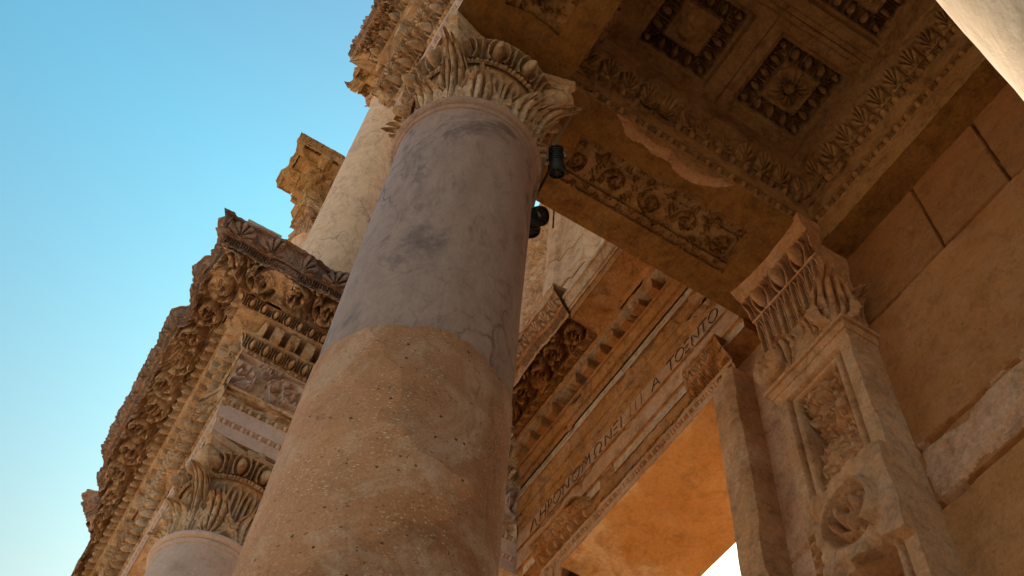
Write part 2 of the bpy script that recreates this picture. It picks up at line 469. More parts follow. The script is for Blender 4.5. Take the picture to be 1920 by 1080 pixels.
def o_scroll(d=.05, seed=0, dens=1.12):
    """rinceau: a running stem curling into coils, lobed leaves springing from it, a flower in every coil, deep drilling between"""
    def fn(s, t, T):
        P = T * dens
        wx = .13 * fbm2(s / T * 1.6, t / T * 1.6, 2, seed + 2)
        wy = .13 * fbm2(s / T * 1.6 + 9, t / T * 1.6, 2, seed + 3)
        k = np.floor(s / P)
        rk = hash3(k.astype(np.int64), k.astype(np.int64) * 0 + seed, k.astype(np.int64) * 0, 5)
        sg = np.where(np.mod(k, 2) > .5, 1.0, -1.0)
        x = (s - (k + .5) * P) / (T * .5) + wx
        y = ((t - T * .5) / (T * .5) + wy) * sg
        r = np.sqrt(x * x + y * y) + 1e-6
        th = np.arctan2(y, x) + rk * 1.3
        h = np.zeros_like(s)
        for n in range(2):
            ph = np.mod(th + np.pi, 2 * np.pi) + 2 * np.pi * n
            rs = .93 * np.exp(-.125 * ph)
            live = np.clip((9.2 - ph) * 3, 0, 1)
            dd = np.abs(r - rs)
            h = np.maximum(h, np.sqrt(np.clip(1 - (dd / .062) ** 2, 0, 1)) * .85 * live)
            lob = np.abs(np.sin(ph * 1.9 + rk * 3))
            lob2 = np.abs(np.sin(ph * 7.6))
            for sd, amp in ((1, .36), (-1, .20)):
                dl = (rs - r) * sd
                lw = amp * lob ** .8 * (.72 + .28 * lob2)
                lf = np.clip(dl / .05, 0, 1) * np.clip((lw - dl) / .05, 0, 1)
                rib = .55 + .45 * np.clip(np.abs(np.sin(ph * 3.8 + dl * 5)) * 1.6, 0, 1)
                h = np.maximum(h, lf * rib * (1.0 - .35 * np.clip(dl / (lw + .01), 0, 1)) * np.clip(rs * 2.2, 0, 1))
        pet = (.15 + .15 * rk) * (.68 + .32 * np.abs(np.cos(2.5 * th)))
        ros = np.sqrt(np.clip(1 - (r / pet) ** 2, 0, 1)) * (.5 + .5 * np.abs(np.cos(2.5 * th)) ** .5)
        ros = np.maximum(ros, np.sqrt(np.clip(1 - (r / .09) ** 2, 0, 1)) * 1.1)
        ros = ros - .6 * np.exp(-((r - .115) / .03) ** 2)
        h = np.where(r < pet, np.maximum(h * .3, ros), h)
        n2 = fbm2(s / T * 4.2 + wx * 3, t / T * 4.2 + wy * 3, 2, seed + 9)
        ac = np.clip(np.abs(n2) * 4.2, 0, 1) ** .6 * (.65 + .35 * np.sin(s / T * 34 + n2 * 22) * np.sin(t / T * 30 - n2 * 18))
        out = np.clip((r - .93) * 6, 0, 1)
        h = np.maximum(h, out * ac)
        ed = np.clip(np.minimum(t, T - t) / (T * .05), 0, 1)
        return d * (1.25 * h * ed - .85 * ed)
    return fn
def o_leafrow(per=.075, d=.02):
    def fn(s, t, T):
        k = np.floor(s / per)
        flip = np.where(np.mod(k, 2) > .5, 1.0, 0.0)
        y = np.abs(flip - t / T)
        x = (s - (k + .5) * per) / per
        w = .46 * (1 - y) * (.72 + .28 * np.abs(np.sin(y * 9))) + .06
        m = np.clip((w - np.abs(x)) * 9, 0, 1)
        rib = .55 + .45 * np.clip(np.abs(x) * 7, 0, 1)
        n = fbm2(s * 30, t * 30, 2, 5)
        return d * (m * rib * (.85 + .4 * n)) - d * .65
    return fn
def o_modillion(per=.55, pit=.15):
    def fn(s, t, T):
        u = np.mod(s, per) / per
        v = t / T
        q = (np.abs(u - .36) < .27) & (np.abs(v - .5) < .40)
        rr = np.sqrt(((u - .36) * per) ** 2 + ((v - .5) * T) ** 2)
        th = np.arctan2((v - .5) * T, (u - .36) * per)
        ros = np.sqrt(np.clip(1 - (rr / (.10 + .03 * np.cos(6 * th))) ** 2, 0, 1)) * .09
        mod = np.clip((.13 - np.abs(u - .84)) / .02, 0, 1) * .07
        lf = .02 * fbm2(s * 22, t * 22, 3, 4)
        return np.where(q, -pit + ros, mod + lf)
    return fn

# ------------------------------------------------------------------ entablature sweep (straight runs with mitred corners)
DS = .0056
def strip(mb, p0, p1, prof, m0=0, m1=0, lo=None, hi=None, ds=DS, mat=None, wear=None, seed=0, smul=1.0):
    """p0->p1: base line in plan; outward is to the RIGHT of travel. prof: rows (o0,z0,o1,z1,fn,mat). m: +1 convex, -1 concave mitre."""
    p0, p1 = np.array(p0, float), np.array(p1, float)
    L = np.linalg.norm(p1 - p0); d = (p1 - p0) / L
    n = np.array([d[1], -d[0]])
    a0 = 0.0 if lo is None else lo
    a1 = L if hi is None else hi
    rows = []
    for i, row in enumerate(prof):
        if i and math.hypot(row[0] - prof[i - 1][2], row[1] - prof[i - 1][3]) > 1e-4:
            rows.append((prof[i - 1][2], prof[i - 1][3], row[0], row[1], o_plain, prof[i - 1][5]))
        rows.append(row)
    for row in rows:
        o0, z0, o1, z1, fn, mi = row[:6]
        T = math.hypot(o1 - o0, z1 - z0)
        fine = fn is not o_plain
        dd = ds if fine else .035
        nt_ = max(3, int(T / min(dd, T / 2)) + 1)
        ns = max(3, int((a1 - a0 + .3) / dd) + 1)
        t = np.linspace(0, T, nt_)
        w = np.linspace(0, 1, ns)
        o = o0 + (o1 - o0) * t / T
        z = z0 + (z1 - z0) * t / T
        sa = a0 - (m0 * o if lo is None else 0 * o)
        sb = a1 + (m1 * o if hi is None else 0 * o)
        S = sa[None] + (sb - sa)[None] * w[:, None]
        Tt = np.broadcast_to(t[None], S.shape)
        h = fn(S * smul + seed * .37, Tt, T)
        if fine: h = h * np.clip(np.minimum(Tt, T - Tt) / (.05 * T), 0, 1)
        if fine:      # let the ornament die out into worn patches
            nn = fbm2(S * 2.6 + seed, Tt * 2.6 + z0 * 3, 3, 21 + seed)
            wr = np.clip((nn - .30) * 14, 0, 1)
            h = h * (1 - .85 * wr) - wr * (.018 + .02 * np.abs(fbm2(S * 11, Tt * 11, 3, 8)))
            ed = np.clip(np.minimum(w, 1 - w)[:, None] * 60, 0, 1)
            h = h * ed
        nx, nz = (z1 - z0) / T, -(o1 - o0) / T
        O = o[None] + h * nx
        Z = z[None] + h * nz
        if wear is not None: O, Z = wear(S, O, Z)
        P = np.zeros(S.shape + (3,))
        P[..., 0] = p0[0] + d[0] * S + n[0] * O
        P[..., 1] = p0[1] + d[1] * S + n[1] * O
        P[..., 2] = Z
        mb.grid(P, mat=mi if mat is None else mat)

def wear_crown(amp=.2, thr=.05, seed=0, lim=.5, f=1.5):
    """broken cornice edge: bites out of everything that projects beyond lim"""
    def fn(S, O, Z):
        b = np.clip(fbm2(S * f, Z * .6 + 0 * S, 4, 40 + seed) + thr, 0, 1) * amp * 2
        j = .05 * fbm2(S * 6, Z * 5, 4, 45 + seed)
        ex = np.clip(O - lim, 0, None)
        O2 = np.where(O > lim, lim + ex * np.clip(1 - b * 2.2, .1, 1) + j * np.clip(ex * 6, 0, 1), O)
        Z2 = Z - np.where((O > lim), np.clip(b - .08, 0, 1) * np.clip((Z - 8.6), 0, 1) * .9, 0)
        return O2, Z2
    return fn

def prof_architrave(eg=.14):
    return [(0, 6.97, 0, 7.10, o_plain, 1), (0, 7.10, .02, 7.145, o_bead(.085), 1),
            (.025, 7.145, .025, 7.32, o_plain, 1), (.025, 7.32, .045, 7.36, o_bead(.085), 0),
            (.05, 7.36, .12, 7.475, o_egg(eg, .078), 0), (.12, 7.475, .19, 7.595, o_palm(eg, .07), 0),
            (.20, 7.595, .20, 7.625, o_plain, 0), (.20, 7.625, .02, 7.64, o_plain, 0)]
def prof_frieze(d=.115):
    return [(.02, 7.64, .045, 8.02, o_scroll(d, 3), 0)]
def prof_arch_broken():
    return [(0, 6.97, 0, 7.10, o_plain, 1), (0, 7.10, .02, 7.145, o_bead(.085), 1), (.025, 7.145, .025, 7.315, o_rough(.004, 5), 1),
            (.025, 7.315, .05, 7.36, o_bead(.085), 0), (.04, 7.36, .06, 7.45, o_rough(.10, 6, 8), 0), (.06, 7.45, .09, 7.50, o_rough(.08, 7, 9), 0), (.09, 7.50, .03, 7.515, o_rough(.03, 6), 0)]
def prof_bed():
    return [(.06, 8.02, .075, 8.06, o_bead(.085), 0), (.08, 8.06, .14, 8.185, o_egg(.135, .072), 0),
            (.155, 8.185, .155, 8.215, o_plain, 0), (.155, 8.215, .04, 8.217, o_plain, 0),
            (.04, 8.217, .05, 8.365, o_dentil(.165, .62, .20), 0),
            (.125, 8.365, .26, 8.367, o_plain, 0), (.265, 8.367, .265, 8.39, o_plain, 0),
            (.27, 8.39, .335, 8.485, o_egg(.125, .066), 0)]
def prof_crown():
    return [(.34, 8.487, .69, 8.53, o_scroll(.17, 8, 1.0), 0), (.69, 8.53, .69, 8.575, o_leafrow(.07, .02), 2),
            (.69, 8.575, .725, 8.645, o_tongue(.075, .05), 2), (.74, 8.645, .74, 8.66, o_plain, 2),
            (.74, 8.66, .815, 8.84, o_palm(.24, .055, 6), 2), (.82, 8.84, .825, 8.87, o_rough(.02, 8), 2),
            (.825, 8.87, .30, 8.93, o_rough(.02, 4), 2), (.30, 8.93, -.8, 8.95, o_rough(.02, 3), 2)]
STONES = [M_carved, M_white, M_crown, M_warm]

# ------------------------------------------------------------------ setting: ground, paving, podium
mb = MB()
xs = np.concatenate([np.linspace(-2500, -60, 14), np.linspace(-50, 50, 26), np.linspace(60, 2500, 14)])
X, Y = np.meshgrid(xs, xs, indexing='ij')
mb.grid(np.stack([X, Y, np.full_like(X, GROUND - .9)], -1))
struct(mb.build('ground', M_pave, angle=0))
mb = MB()
mb.box((-16, -2.2, GROUND - .895), (6, 26, GROUND), res=1.0)
for k in range(5):
    mb.box((-16, -2.2 - .35 * (k + 1), GROUND - .895), (6, -2.2 - .35 * k - .003, GROUND - .17 * (k + 1)), res=1.0)
struct(mb.build('podium_pavement', M_pave))

# ------------------------------------------------------------------ columns
def shaft(mb, ax, z0, z1, r0, r1, mat=0, nz=120, na=96, rough=.003, seed=0, wob=None):
    z = np.linspace(z0, z1, nz)
    tt = (z - z0) / (z1 - z0)
    r = r0 + (r1 - r0) * tt ** 1.4
    th = np.linspace(0, 2 * np.pi, na, endpoint=False)
    TH, Z = np.meshgrid(th, z, indexing='ij')
    Rr = np.broadcast_to(r[None], TH.shape)
    P = np.stack([ax[0] + np.cos(TH) * Rr, ax[1] + np.sin(TH) * Rr, Z], -1)
    if wob:
        wz, wa = wob
        nz_ = fbm(np.stack([np.cos(TH) * 2.2, np.sin(TH) * 2.2, TH * 0 + .5], -1), 4, 99) * wa + fbm(np.stack([np.cos(TH) * 11, np.sin(TH) * 11, TH * 0 + .5], -1), 3, 98) * wa * .35
        P[..., 2] += nz_ * np.exp(-((Z - wz) / .25) ** 2)
    nn = fbm(P * 3.0, 3, seed) * rough + fbm(P * 14, 2, seed + 3) * rough * .35
    P[..., 0] += np.cos(TH) * nn; P[..., 1] += np.sin(TH) * nn
    mb.grid(P, closed_u=True, mat=mat)

def lathe(mb, ax, prof, na=72, mat=0, fn=None):
    prof = np.array(prof, float)
    th = np.linspace(0, 2 * np.pi, na, endpoint=False)
    TH = np.broadcast_to(th[:, None], (na, len(prof)))
    Rr = np.broadcast_to(prof[None, :, 0], TH.shape)
    if fn is not None: Rr = Rr + fn(TH, np.broadcast_to(prof[None, :, 1], TH.shape))
    P = np.stack([ax[0] + np.cos(TH) * Rr, ax[1] + np.sin(TH) * Rr, np.broadcast_to(prof[None, :, 1], TH.shape)], -1)
    mb.grid(P, closed_u=True, mat=mat)

def leaf(mb, org, rad, up, H, W, r0, curl=.32, lobes=5, lean=.10, nu=75, nv=44, th=.024, seed=0, mat=0):
    """acanthus leaf: stalk widening into a fluted fan with lobed rim, thick midrib, tip curling out; a closed, solid shell"""
    org, rad, up = np.array(org, float), np.array(rad, float), np.array(up, float)
    tan = np.cross(up, rad)
    U, Vv = np.meshgrid(np.linspace(-1, 1, nu), np.linspace(0, 1, nv), indexing='ij')
    q = np.clip((Vv - .05) / .5, 0, 1); q = q * q * (3 - 2 * q)
    hw = W * (.36 + .80 * q) * (1 - .30 * np.clip((Vv - .80) / .20, 0, 1) ** 2)
    hw = hw * (1 - .17 * np.abs(np.sin(Vv * lobes * np.pi)) ** .8 * np.clip((Vv - .15) * 3, 0, 1))
    au = np.abs(U)
    fl = 1 - sum(np.exp(-((au - g_) / w_) ** 2) for g_, w_ in ((.19, .05), (.56, .065)))     # flat lobes parted by narrow grooves
    topf = 1 - .40 * U ** 2 - .08 * (1 - fl) * (au > .11) * np.clip(Vv * 2.4 - 1.2, 0, 1)
    V2 = Vv * topf
    a = np.clip((V2 - .55) / .45, 0, 1)
    out = lean * V2 ** 1.5 * H + curl * H * (1 - np.cos(a * 2.2)) * .5
    hgt = H * (np.minimum(V2, .55) + .45 * np.sin(a * 2.2) / 2.2 * 1.2)
    grow = np.clip((Vv - .02) * 5, 0, 1)
    rib = np.where(au < .11, .016 * np.sqrt(np.clip(1 - (au / .11) ** 2, 0, 1)), -.062 * (1 - fl) * grow - .02 * au ** 2)
    drill = -.06 * np.exp(-((au - .48) / .09) ** 2 - ((Vv - .50) / .05) ** 2)
    rr = out + (rib + drill) * (W / .15) ** .5
    rr = rr + .007 * fbm2(U * 4 + seed * 3, Vv * 6, 2, seed) - .026 * np.clip(fbm2(U * 5 + seed * 7, Vv * 9, 2, seed + 4) * 5 - 1.6, 0, 1) - .010 * np.clip(np.cos((Vv * 7 - au * 2.2) * 2 * np.pi), 0, 1) * (au > .12) * grow
    bend = (U * hw) ** 2 / (2 * r0)
    def pos(off):
        k = rr - bend + off
        return org + rad * k[..., None] + tan * (U * hw)[..., None] + up * hgt[..., None]
    F, B = pos(0), pos(-th)
    B = B - rad * .02
    mb.grid(np.concatenate([F, B[::-1]], 0), closed_u=True, mat=mat)

def volute(mb, c, ax_d, side, R=.15, th=.11, mat=0, turns=2.3):
    """scroll disc: spiral ridge on both cheeks, eye in the middle; plane spanned by ax_d (horizontal) and z"""
    c, d = np.array(c, float), np.array([ax_d[0], ax_d[1], 0.0])
    n = np.array([-d[1], d[0], 0.0])
    na, nr = 64, 22
    rims = []
    th_, rr = np.meshgrid(np.linspace(0, 2 * np.pi, na, endpoint=False), np.linspace(0, 1, nr), indexing='ij')
    for sg in (1, -1):
        sp = np.mod(turns * np.sqrt(rr) * 1.0 - th_ * side / (2 * np.pi), 1.0)
        prof = .5 - .5 * np.cos(sp * 2 * np.pi)
        h = th / 2 * (.55 + .5 * prof ** .7) * np.clip((1.02 - rr) * 9, .0, 1) ** .4
        h = np.where(rr < .17, th / 2 * 1.15, h)
        R2 = R * (1 - .10 * np.mod(th_ * side / (2 * np.pi), 1.0))
        P = c + (np.cos(th_) * rr * R2)[..., None] * d + np.array([0, 0, 1.0]) * (np.sin(th_) * rr * R2)[..., None] + sg * h[..., None] * n
        mb.grid(P, closed_u=True, mat=mat, flip=sg < 0)
        rims.append(P[:, -1])
    mid_ = (rims[0] + rims[1]) / 2
    mid_ = c + (mid_ - c) * 1.03
    mb.grid(np.stack([rims[0], mid_, rims[1]], 1), closed_u=True, mat=mat)

def capital(parent, ax, z0, z1, r, mats, detail=1.0, half=.56, seed=0, broken=()):
    """composite capital: tongued bell, leaf rows, egg-and-dart ring, corner volutes, concave abacus"""
    H = z1 - z0
    x0, y0 = ax
    # bell with upright tongues
    mb = MB()
    na, nz = int(760 * detail), int(90 * detail)
    zz = np.linspace(0, .66, nz)
    TH, ZZ = np.meshgrid(np.linspace(0, 2 * np.pi, na, endpoint=False), zz, indexing='ij')
    R0 = r * .77 + .22 * r * (ZZ / .66) ** 3.0
    u = np.mod(TH * 18 / (2 * np.pi), 1.0) - .5
    y = np.clip((ZZ - .1) / .54, 0, 1)
    top = np.clip((.96 - y) * 8, 0, 1)
    w = .40 * np.sqrt(np.clip(1 - (np.clip(y - .62, 0, 1) / .38) ** 2, 0, 1))
    rim = np.clip((.13 - np.abs(np.abs(u) - w)) / .06, 0, 1)
    mid = np.clip((.14 - np.abs(u)) / .06, 0, 1) * (y < .85)
    hh = .060 * np.maximum(rim, mid * .9) - .038
    hh = hh + .006 * fbm(np.stack([np.cos(TH) * 6, np.sin(TH) * 6, ZZ * 8], -1), 3, seed)
    Rr = R0 + hh * top * (r / .43)
    mb.grid(np.stack([x0 + np.cos(TH) * Rr, y0 + np.sin(TH) * Rr, z0 + ZZ * H], -1), closed_u=True)
    bell = mb.build('capital', mats, parent, .003)
    parent = bell
    # bead ring and egg ring (echinus)
    mb = MB()
    def ring(zl, zh, rl, rh, fn, nz_):
        T = math.hypot((zh - zl) * H, rh - rl)
        TH, V_ = np.meshgrid(np.linspace(0, 2 * np.pi, int(420 * detail), endpoint=False), np.linspace(0, 1, nz_), indexing='ij')
        S = TH * r
        h = fn(S, V_ * T, T)
        RR = rl + (rh - rl) * V_ + h * .9
        ZZ_ = z0 + H * (zl + (zh - zl) * V_) - h * .35
        mb.grid(np.stack([x0 + np.cos(TH) * RR, y0 + np.sin(TH) * RR, ZZ_], -1), closed_u=True)
    per = 2 * np.pi * r / 44
    ring(.625, .67, r * 1.05, r * 1.07, o_bead(per), 10)
    ring(.67, .845, r * 1.08, r * 1.24, o_egg(2 * np.pi * r / 14, .080), 36)
    mb.build('egg_moulding', mats, parent, .004)
    # leaves
    for k in range(8):
        a = k * np.pi / 4 + np.pi / 8
        n = np.array([np.cos(a), np.sin(a), 0])
        mb = MB()
        leaf(mb, np.array([x0, y0, z0 + .005 * H]) + n * r * .95, n, (0, 0, 1), (.42 + .03 * math.sin(k * 5 + seed)) * H, .150 * r / .43, r, curl=.30, lobes=4, lean=.15, seed=k + seed)
        mb.build('acanthus_leaf', mats, parent, .004, 9)
    for k in range(1, 8, 2):
        if (k - 1) // 2 in broken: continue
        a = k * np.pi / 4
        n = np.array([np.cos(a), np.sin(a), 0])
        diag = k % 2 == 1
        mb = MB()
        leaf(mb, np.array([x0, y0, z0 + .005 * H]) + n * r * .95, n, (0, 0, 1), (.72 if diag else .50) * H, (.118 if diag else .105) * r / .43, r,
             curl=.28 if diag else .30, lobes=4, lean=.20 if diag else .14, seed=20 + k + seed)
        mb.build('acanthus_leaf', mats, parent, .004, 9)
    # volutes and abacus
    for k in range(4):
        if k in broken: continue
        a = np.pi / 4 + k * np.pi / 2
        n = np.array([np.cos(a), np.sin(a), 0])
        mb = MB()
        rv = half * 1.414 * .79
        volute(mb, np.array([x0, y0, z0 + .74 * H]) + n * (rv - .03), n, 1, R=.145 * H, th=.13 * r / .43)
        pts = [np.array([x0, y0, z0 + (.86 - .02 * q) * H]) + n * (r * 1.0 + (rv - r * 1.0) * q) for q in np.linspace(0, 1, 8)]
        mb.tube(pts, .065 * r / .43, 10)
        mb.build('volute', mats, parent, .006, 9)
    mb = MB()
    per_pts = []
    for k in range(4):
        a = k * np.pi / 2
        c, s = math.cos(a), math.sin(a)
        for q in np.linspace(-1, 1, 40):
            e = half * (1 - .17 * (1 - q * q))
            tx = q * half * .93
            per_pts.append((c * e - s * tx, s * e + c * tx))
    per_pts = np.array(per_pts)
    for k in broken:
        a = np.pi / 4 + k * np.pi / 2
        dd_ = per_pts @ np.array([np.cos(a), np.sin(a)])
        lim = r * 1.12
        per_pts -= np.clip(dd_ - lim, 0, None)[:, None] * np.array([np.cos(a), np.sin(a)])
    prof = [(.80, .86), (.93, .865), (.965, .90), (.955, .925), (1.0, .93), (1.015, .96), (1.015, 1.0), (.6, 1.001)]
    P = np.zeros((len(per_pts), len(prof), 3))
    for j, (k_, zf) in enumerate(prof):
        P[:, j, 0] = x0 + per_pts[:, 0] * k_; P[:, j, 1] = y0 + per_pts[:, 1] * k_; P[:, j, 2] = z0 + zf * H
    mb.grid(P, closed_u=True)
    for k in range(4):           # fleuron on each face
        a = k * np.pi / 2
        n = np.array([math.cos(a), math.sin(a), 0])
        t_ = np.cross([0, 0, 1.0], n)
        cc = np.array([x0, y0, z0 + .93 * H]) + n * (half * .86)
        A, B = np.meshgrid(np.linspace(0, 2 * np.pi, 30, endpoint=False), np.linspace(0, 1, 8), indexing='ij')
        rr = .11 * r / .43 * B * (1 + .22 * np.cos(5 * A))
        hh = .055 * np.sqrt(1 - B ** 2 * .98)
        mb.grid(cc + (np.cos(A) * rr)[..., None] * t_ + (np.sin(A) * rr)[..., None] * np.array([0, 0, 1.0]) + hh[..., None] * n, closed_u=True)
    mb.build('abacus', mats, parent, .009, 8)

def neck(mb, ax, z, r, mat=0):
    lathe(mb, ax, [(r * .99, z - .075), (r * 1.02, z - .07), (r * 1.035, z - .045), (r * 1.03, z - .03), (r * 1.0, z - .027),
                   (r * 1.05, z - .02), (r * 1.085, z - .005), (r * 1.095, z + .015), (r * 1.07, z + .035), (r * .95, z + .045)], 96, mat)

def base(parent, ax, zt, r, mats):
    mb = MB()
    g = GROUND
    pr = [(r * 1.42, g + .16)]
    for a in np.linspace(-np.pi / 2, np.pi / 2, 10): pr.append((r * 1.30 + .09 * math.cos(a), g + .25 + .09 * math.sin(a)))
    for a in np.linspace(0, np.pi, 8): pr.append((r * 1.24 - .05 * math.sin(a), g + .34 + .09 * a / np.pi))
    for a in np.linspace(-np.pi / 2, np.pi / 2, 8): pr.append((r * 1.13 + .055 * math.cos(a), g + .485 + .055 * math.sin(a)))
    pr.append((r * 1.0, zt))
    lathe(mb, ax, pr, 72)
    h = r * 1.42
    mb.box((ax[0] - h, ax[1] - h, g + .002), (ax[0] + h, ax[1] + h, g + .16), .1)
    mb.build('base', mats, parent, .004)

ZN, ZC = 5.93, 6.955      # neck and top of the lower capitals
AXM, AXR, AXL = (-2.79, .89), (.272, .89), (-7.03, .89)
def lower_column(ax, name_label, m_low, m_up, seam, grp='marble columns of the lower storey', cap=True, seed=0, brk=()):
    t = thing('marble_column', name_label, 'column', (ax[0], ax[1], GROUND), grp)
    zb = GROUND + .55
    base(t, ax, zb, .45, M_white)
    if seam:
        mb = MB(); shaft(mb, ax, zb, seam, .462, .441, 0, 130, 220, .004, seed, (seam, .07))
        # the seam: the plaster ends in an irregular lip
        mb.build('lower_drum', m_low, t)
        mb = MB(); shaft(mb, ax, seam - .03, ZN - .05, .431, .424, 0, 90, 220, .0035, seed + 1, (seam, .07))
        neck(mb, ax, ZN, .425)
        up = mb.build('upper_drum', m_up, t)
    else:
        mb = MB(); shaft(mb, ax, zb, ZN - .05, .455, .425, 0, 180, 120, .003, seed)
        neck(mb, ax, ZN, .425)
        mb.build('shaft', m_up, t)
    if cap: capital(t, ax, ZN + .03, ZC, .425, M_carved, 1.0, .485, seed, brk)
    return t

main_col = lower_column(AXM, 'big veined grey marble column in the centre with its lower drum patched in speckled brown plaster', M_plas, M_marb, 3.58, seed=1, brk=(2,))
lower_column(AXL, 'pale plain column in the lower left corner under the scroll-cornered leaf capital', M_plas, M_white, None, seed=4)
lower_column(AXR, 'sunlit cream white column shaft cutting across the top right corner', M_white_marb, M_white_marb, None, seed=7)

# ------------------------------------------------------------------ lower entablature, left aedicula
LX, GY, FY, RX = -6.585, 3.46, .43, -3.22
tL = thing('carved_entablature', 'weathered entablature with broken leafy cornice and white fascias resting on the lower left column', 'entablature', (LX, FY, 6.97))
tG_ = [None]
def part_sweep(name, parent, p0, p1, prof, m0, m1, erode=.0035, wear=None, seed=0, lo=None, hi=None, smul=1.0, mat=None):
    mb = MB()
    strip(mb, p0, p1, prof, m0, m1, lo, hi, wear=wear, seed=seed, smul=smul, mat=mat)
    return mb.build(name, [M_carved, M_pil, M_crown, M_warm] if parent is tG_[0] else STONES, parent, erode, 8, seed=seed)
A0 = (-13.2, FY)
wcL = wear_crown(.26, .07, 1, .45, 1.9)
def wear_left(S, O, Z):
    O, Z = wcL(S, O, Z)
    X_ = -13.2 + S
    gone = np.clip((-10.15 - X_) * 8, 0, 1)               # crown lost towards the far end
    return np.where(O > .42, O - (O - .42) * gone * .85, O), Z
def wear_corner(S, O, Z):
    k = np.clip((6.615 - .12 - S + .25 * fbm2(S * 3, Z * 8, 2, 5)) / .3, 0, 1)
    return np.where(O > .05, .05 + (O - .05) * k, O), Z
part_sweep('architrave', tL, A0, (LX, FY), prof_architrave(), 0, 1, seed=1, wear=wear_corner)
part_sweep('frieze', tL, A0, (LX, FY), prof_frieze(), 0, 1, seed=1)
part_sweep('dentil_course', tL, A0, (LX, FY), prof_bed(), 0, 1, seed=1)
part_sweep('cornice', tL, A0, (LX, FY), prof_crown(), 0, 1, .010, wear_left, 1)
part_sweep('architrave', tL, (LX, FY), (LX, GY), prof_arch_broken(), 1, -1, seed=2)
part_sweep('frieze', tL, (LX, FY), (LX, GY), [(.03, 7.515, .055, 8.02, o_scroll(.10, 3, 1.0), 1)], 1, -1, seed=2)
part_sweep('dentil_course', tL, (LX, FY), (LX, GY), prof_bed(), 1, -1, seed=2)
cr_ = prof_crown()
cr_[4] = (.74, 8.66, .815, 8.84, o_palm(.33, .075, 6), 2)
part_sweep('cornice', tL, (LX, FY), (LX, GY), cr_, 1, -1, .010, wear_crown(.16, -.06, 5), 2)
mb = MB()
mb.box((-13.2, FY + .005, 6.975), (LX - .885, FY + .88, 8.98), .25)
mb.box((LX - .88, FY + .005, 6.975), (LX - .005, 4.5, 8.98), .25)
mb.box((-13.2, FY + .89, 7.9), (LX - .89, 4.5, 8.97), .4)
mb.build('core_block', M_carved, tL)

# ------------------------------------------------------------------ entablature over the doorway (recessed between the bays)
tG = thing('door_entablature', 'recessed entablature with a Greek inscription and dentils above the doorway', 'entablature', (-4.9, GY, 6.86))
tG_[0] = tG
G0, G1 = (LX, GY), (RX, GY)
mid = 1.78
arch_g = [(0, 6.86, 0, 6.965, o_rough(.006, 7), 0), (0, 6.965, .012, 6.985, o_rough(.010, 14), 3), (.02, 6.985, .02, 7.20, o_rough(.004, 5), 1),
          (.005, 7.20, .02, 7.225, o_rough(.012, 12), 3), (.035, 7.225, .035, 7.415, o_rough(.003, 5), 1)]
fr_g = [(.035, 7.415, .06, 7.50, o_rough(.02, 7), 3), (.06, 7.50, .075, 7.60, o_rough(.008, 9), 3), (.085, 7.60, .12, 7.74, o_rough(.009, 8), 3),
        (.13, 7.74, .13, 7.76, o_plain, 0), (.13, 7.76, .05, 7.765, o_plain, 0), (.05, 7.765, .055, 8.02, o_rough(.008, 9), 0)]
bed_g = [(.07, 8.02, .085, 8.09, o_rough(.007, 9), 3), (.11, 8.09, .15, 8.17, o_rough(.007, 9), 3), (.17, 8.17, .17, 8.215, o_plain, 3), (.17, 8.215, .03, 8.217, o_plain, 3),
         (.03, 8.217, .04, 8.375, o_dentil(.21, .58, .215), 3), (.125, 8.375, .26, 8.377, o_plain, 0), (.265, 8.377, .28, 8.43, o_rough(.01, 9), 3)]
crown_gl = [(.29, 8.43, .335, 8.50, o_egg(.125, .042), 3), (.34, 8.502, .60, 8.53, o_scroll(.16, 4, 1.1), 3), (.60, 8.53, .61, 8.56, o_plain, 1),
            (.61, 8.56, .655, 8.64, o_tongue(.085, .042), 1), (.665, 8.64, .67, 8.655, o_plain, 1), (.67, 8.655, .76, 8.82, o_palm(.15, .05, 5), 1),
            (.77, 8.82, .775, 8.95, o_rough(.03, 6), 1), (.775, 8.95, -.3, 9.0, o_rough(.03, 4), 1)]
crown_gr = [(.28, 8.43, .30, 8.47, o_plain, 3), (.30, 8.47, .58, 8.49, o_rough(.012, 6), 3), (.58, 8.49, .585, 8.60, o_rough(.01, 6), 3),
            (.60, 8.60, .60, 8.64, o_plain, 0), (.62, 8.64, .66, 8.74, o_rough(.008, 5), 0), (.68, 8.74, .68, 8.80, o_plain, 0), (.68, 8.80, -.3, 8.83, o_rough(.02, 5), 0)]
part_sweep('architrave', tG, G0, G1, arch_g, -1, -1, .003, seed=3)
part_sweep('frieze', tG, G0, G1, fr_g, -1, -1, .003, seed=3)
part_sweep('dentil_course', tG, G0, G1, bed_g, -1, -1, .004, seed=3)
part_sweep('carved_cornice', tG, G0, G1, crown_gl, -1, 0, .008, wear_crown(.06, -.1, 9), 3, hi=mid)
part_sweep('plain_cornice', tG, G0, G1, crown_gr, 0, -1, .006, None, 4, lo=mid + .004)
mb = MB(); mb.box((LX + .006, GY + .006, 6.87), (RX - .006, 4.55, 8.80), .3)
mb.build('core_block', M_warm, tG)

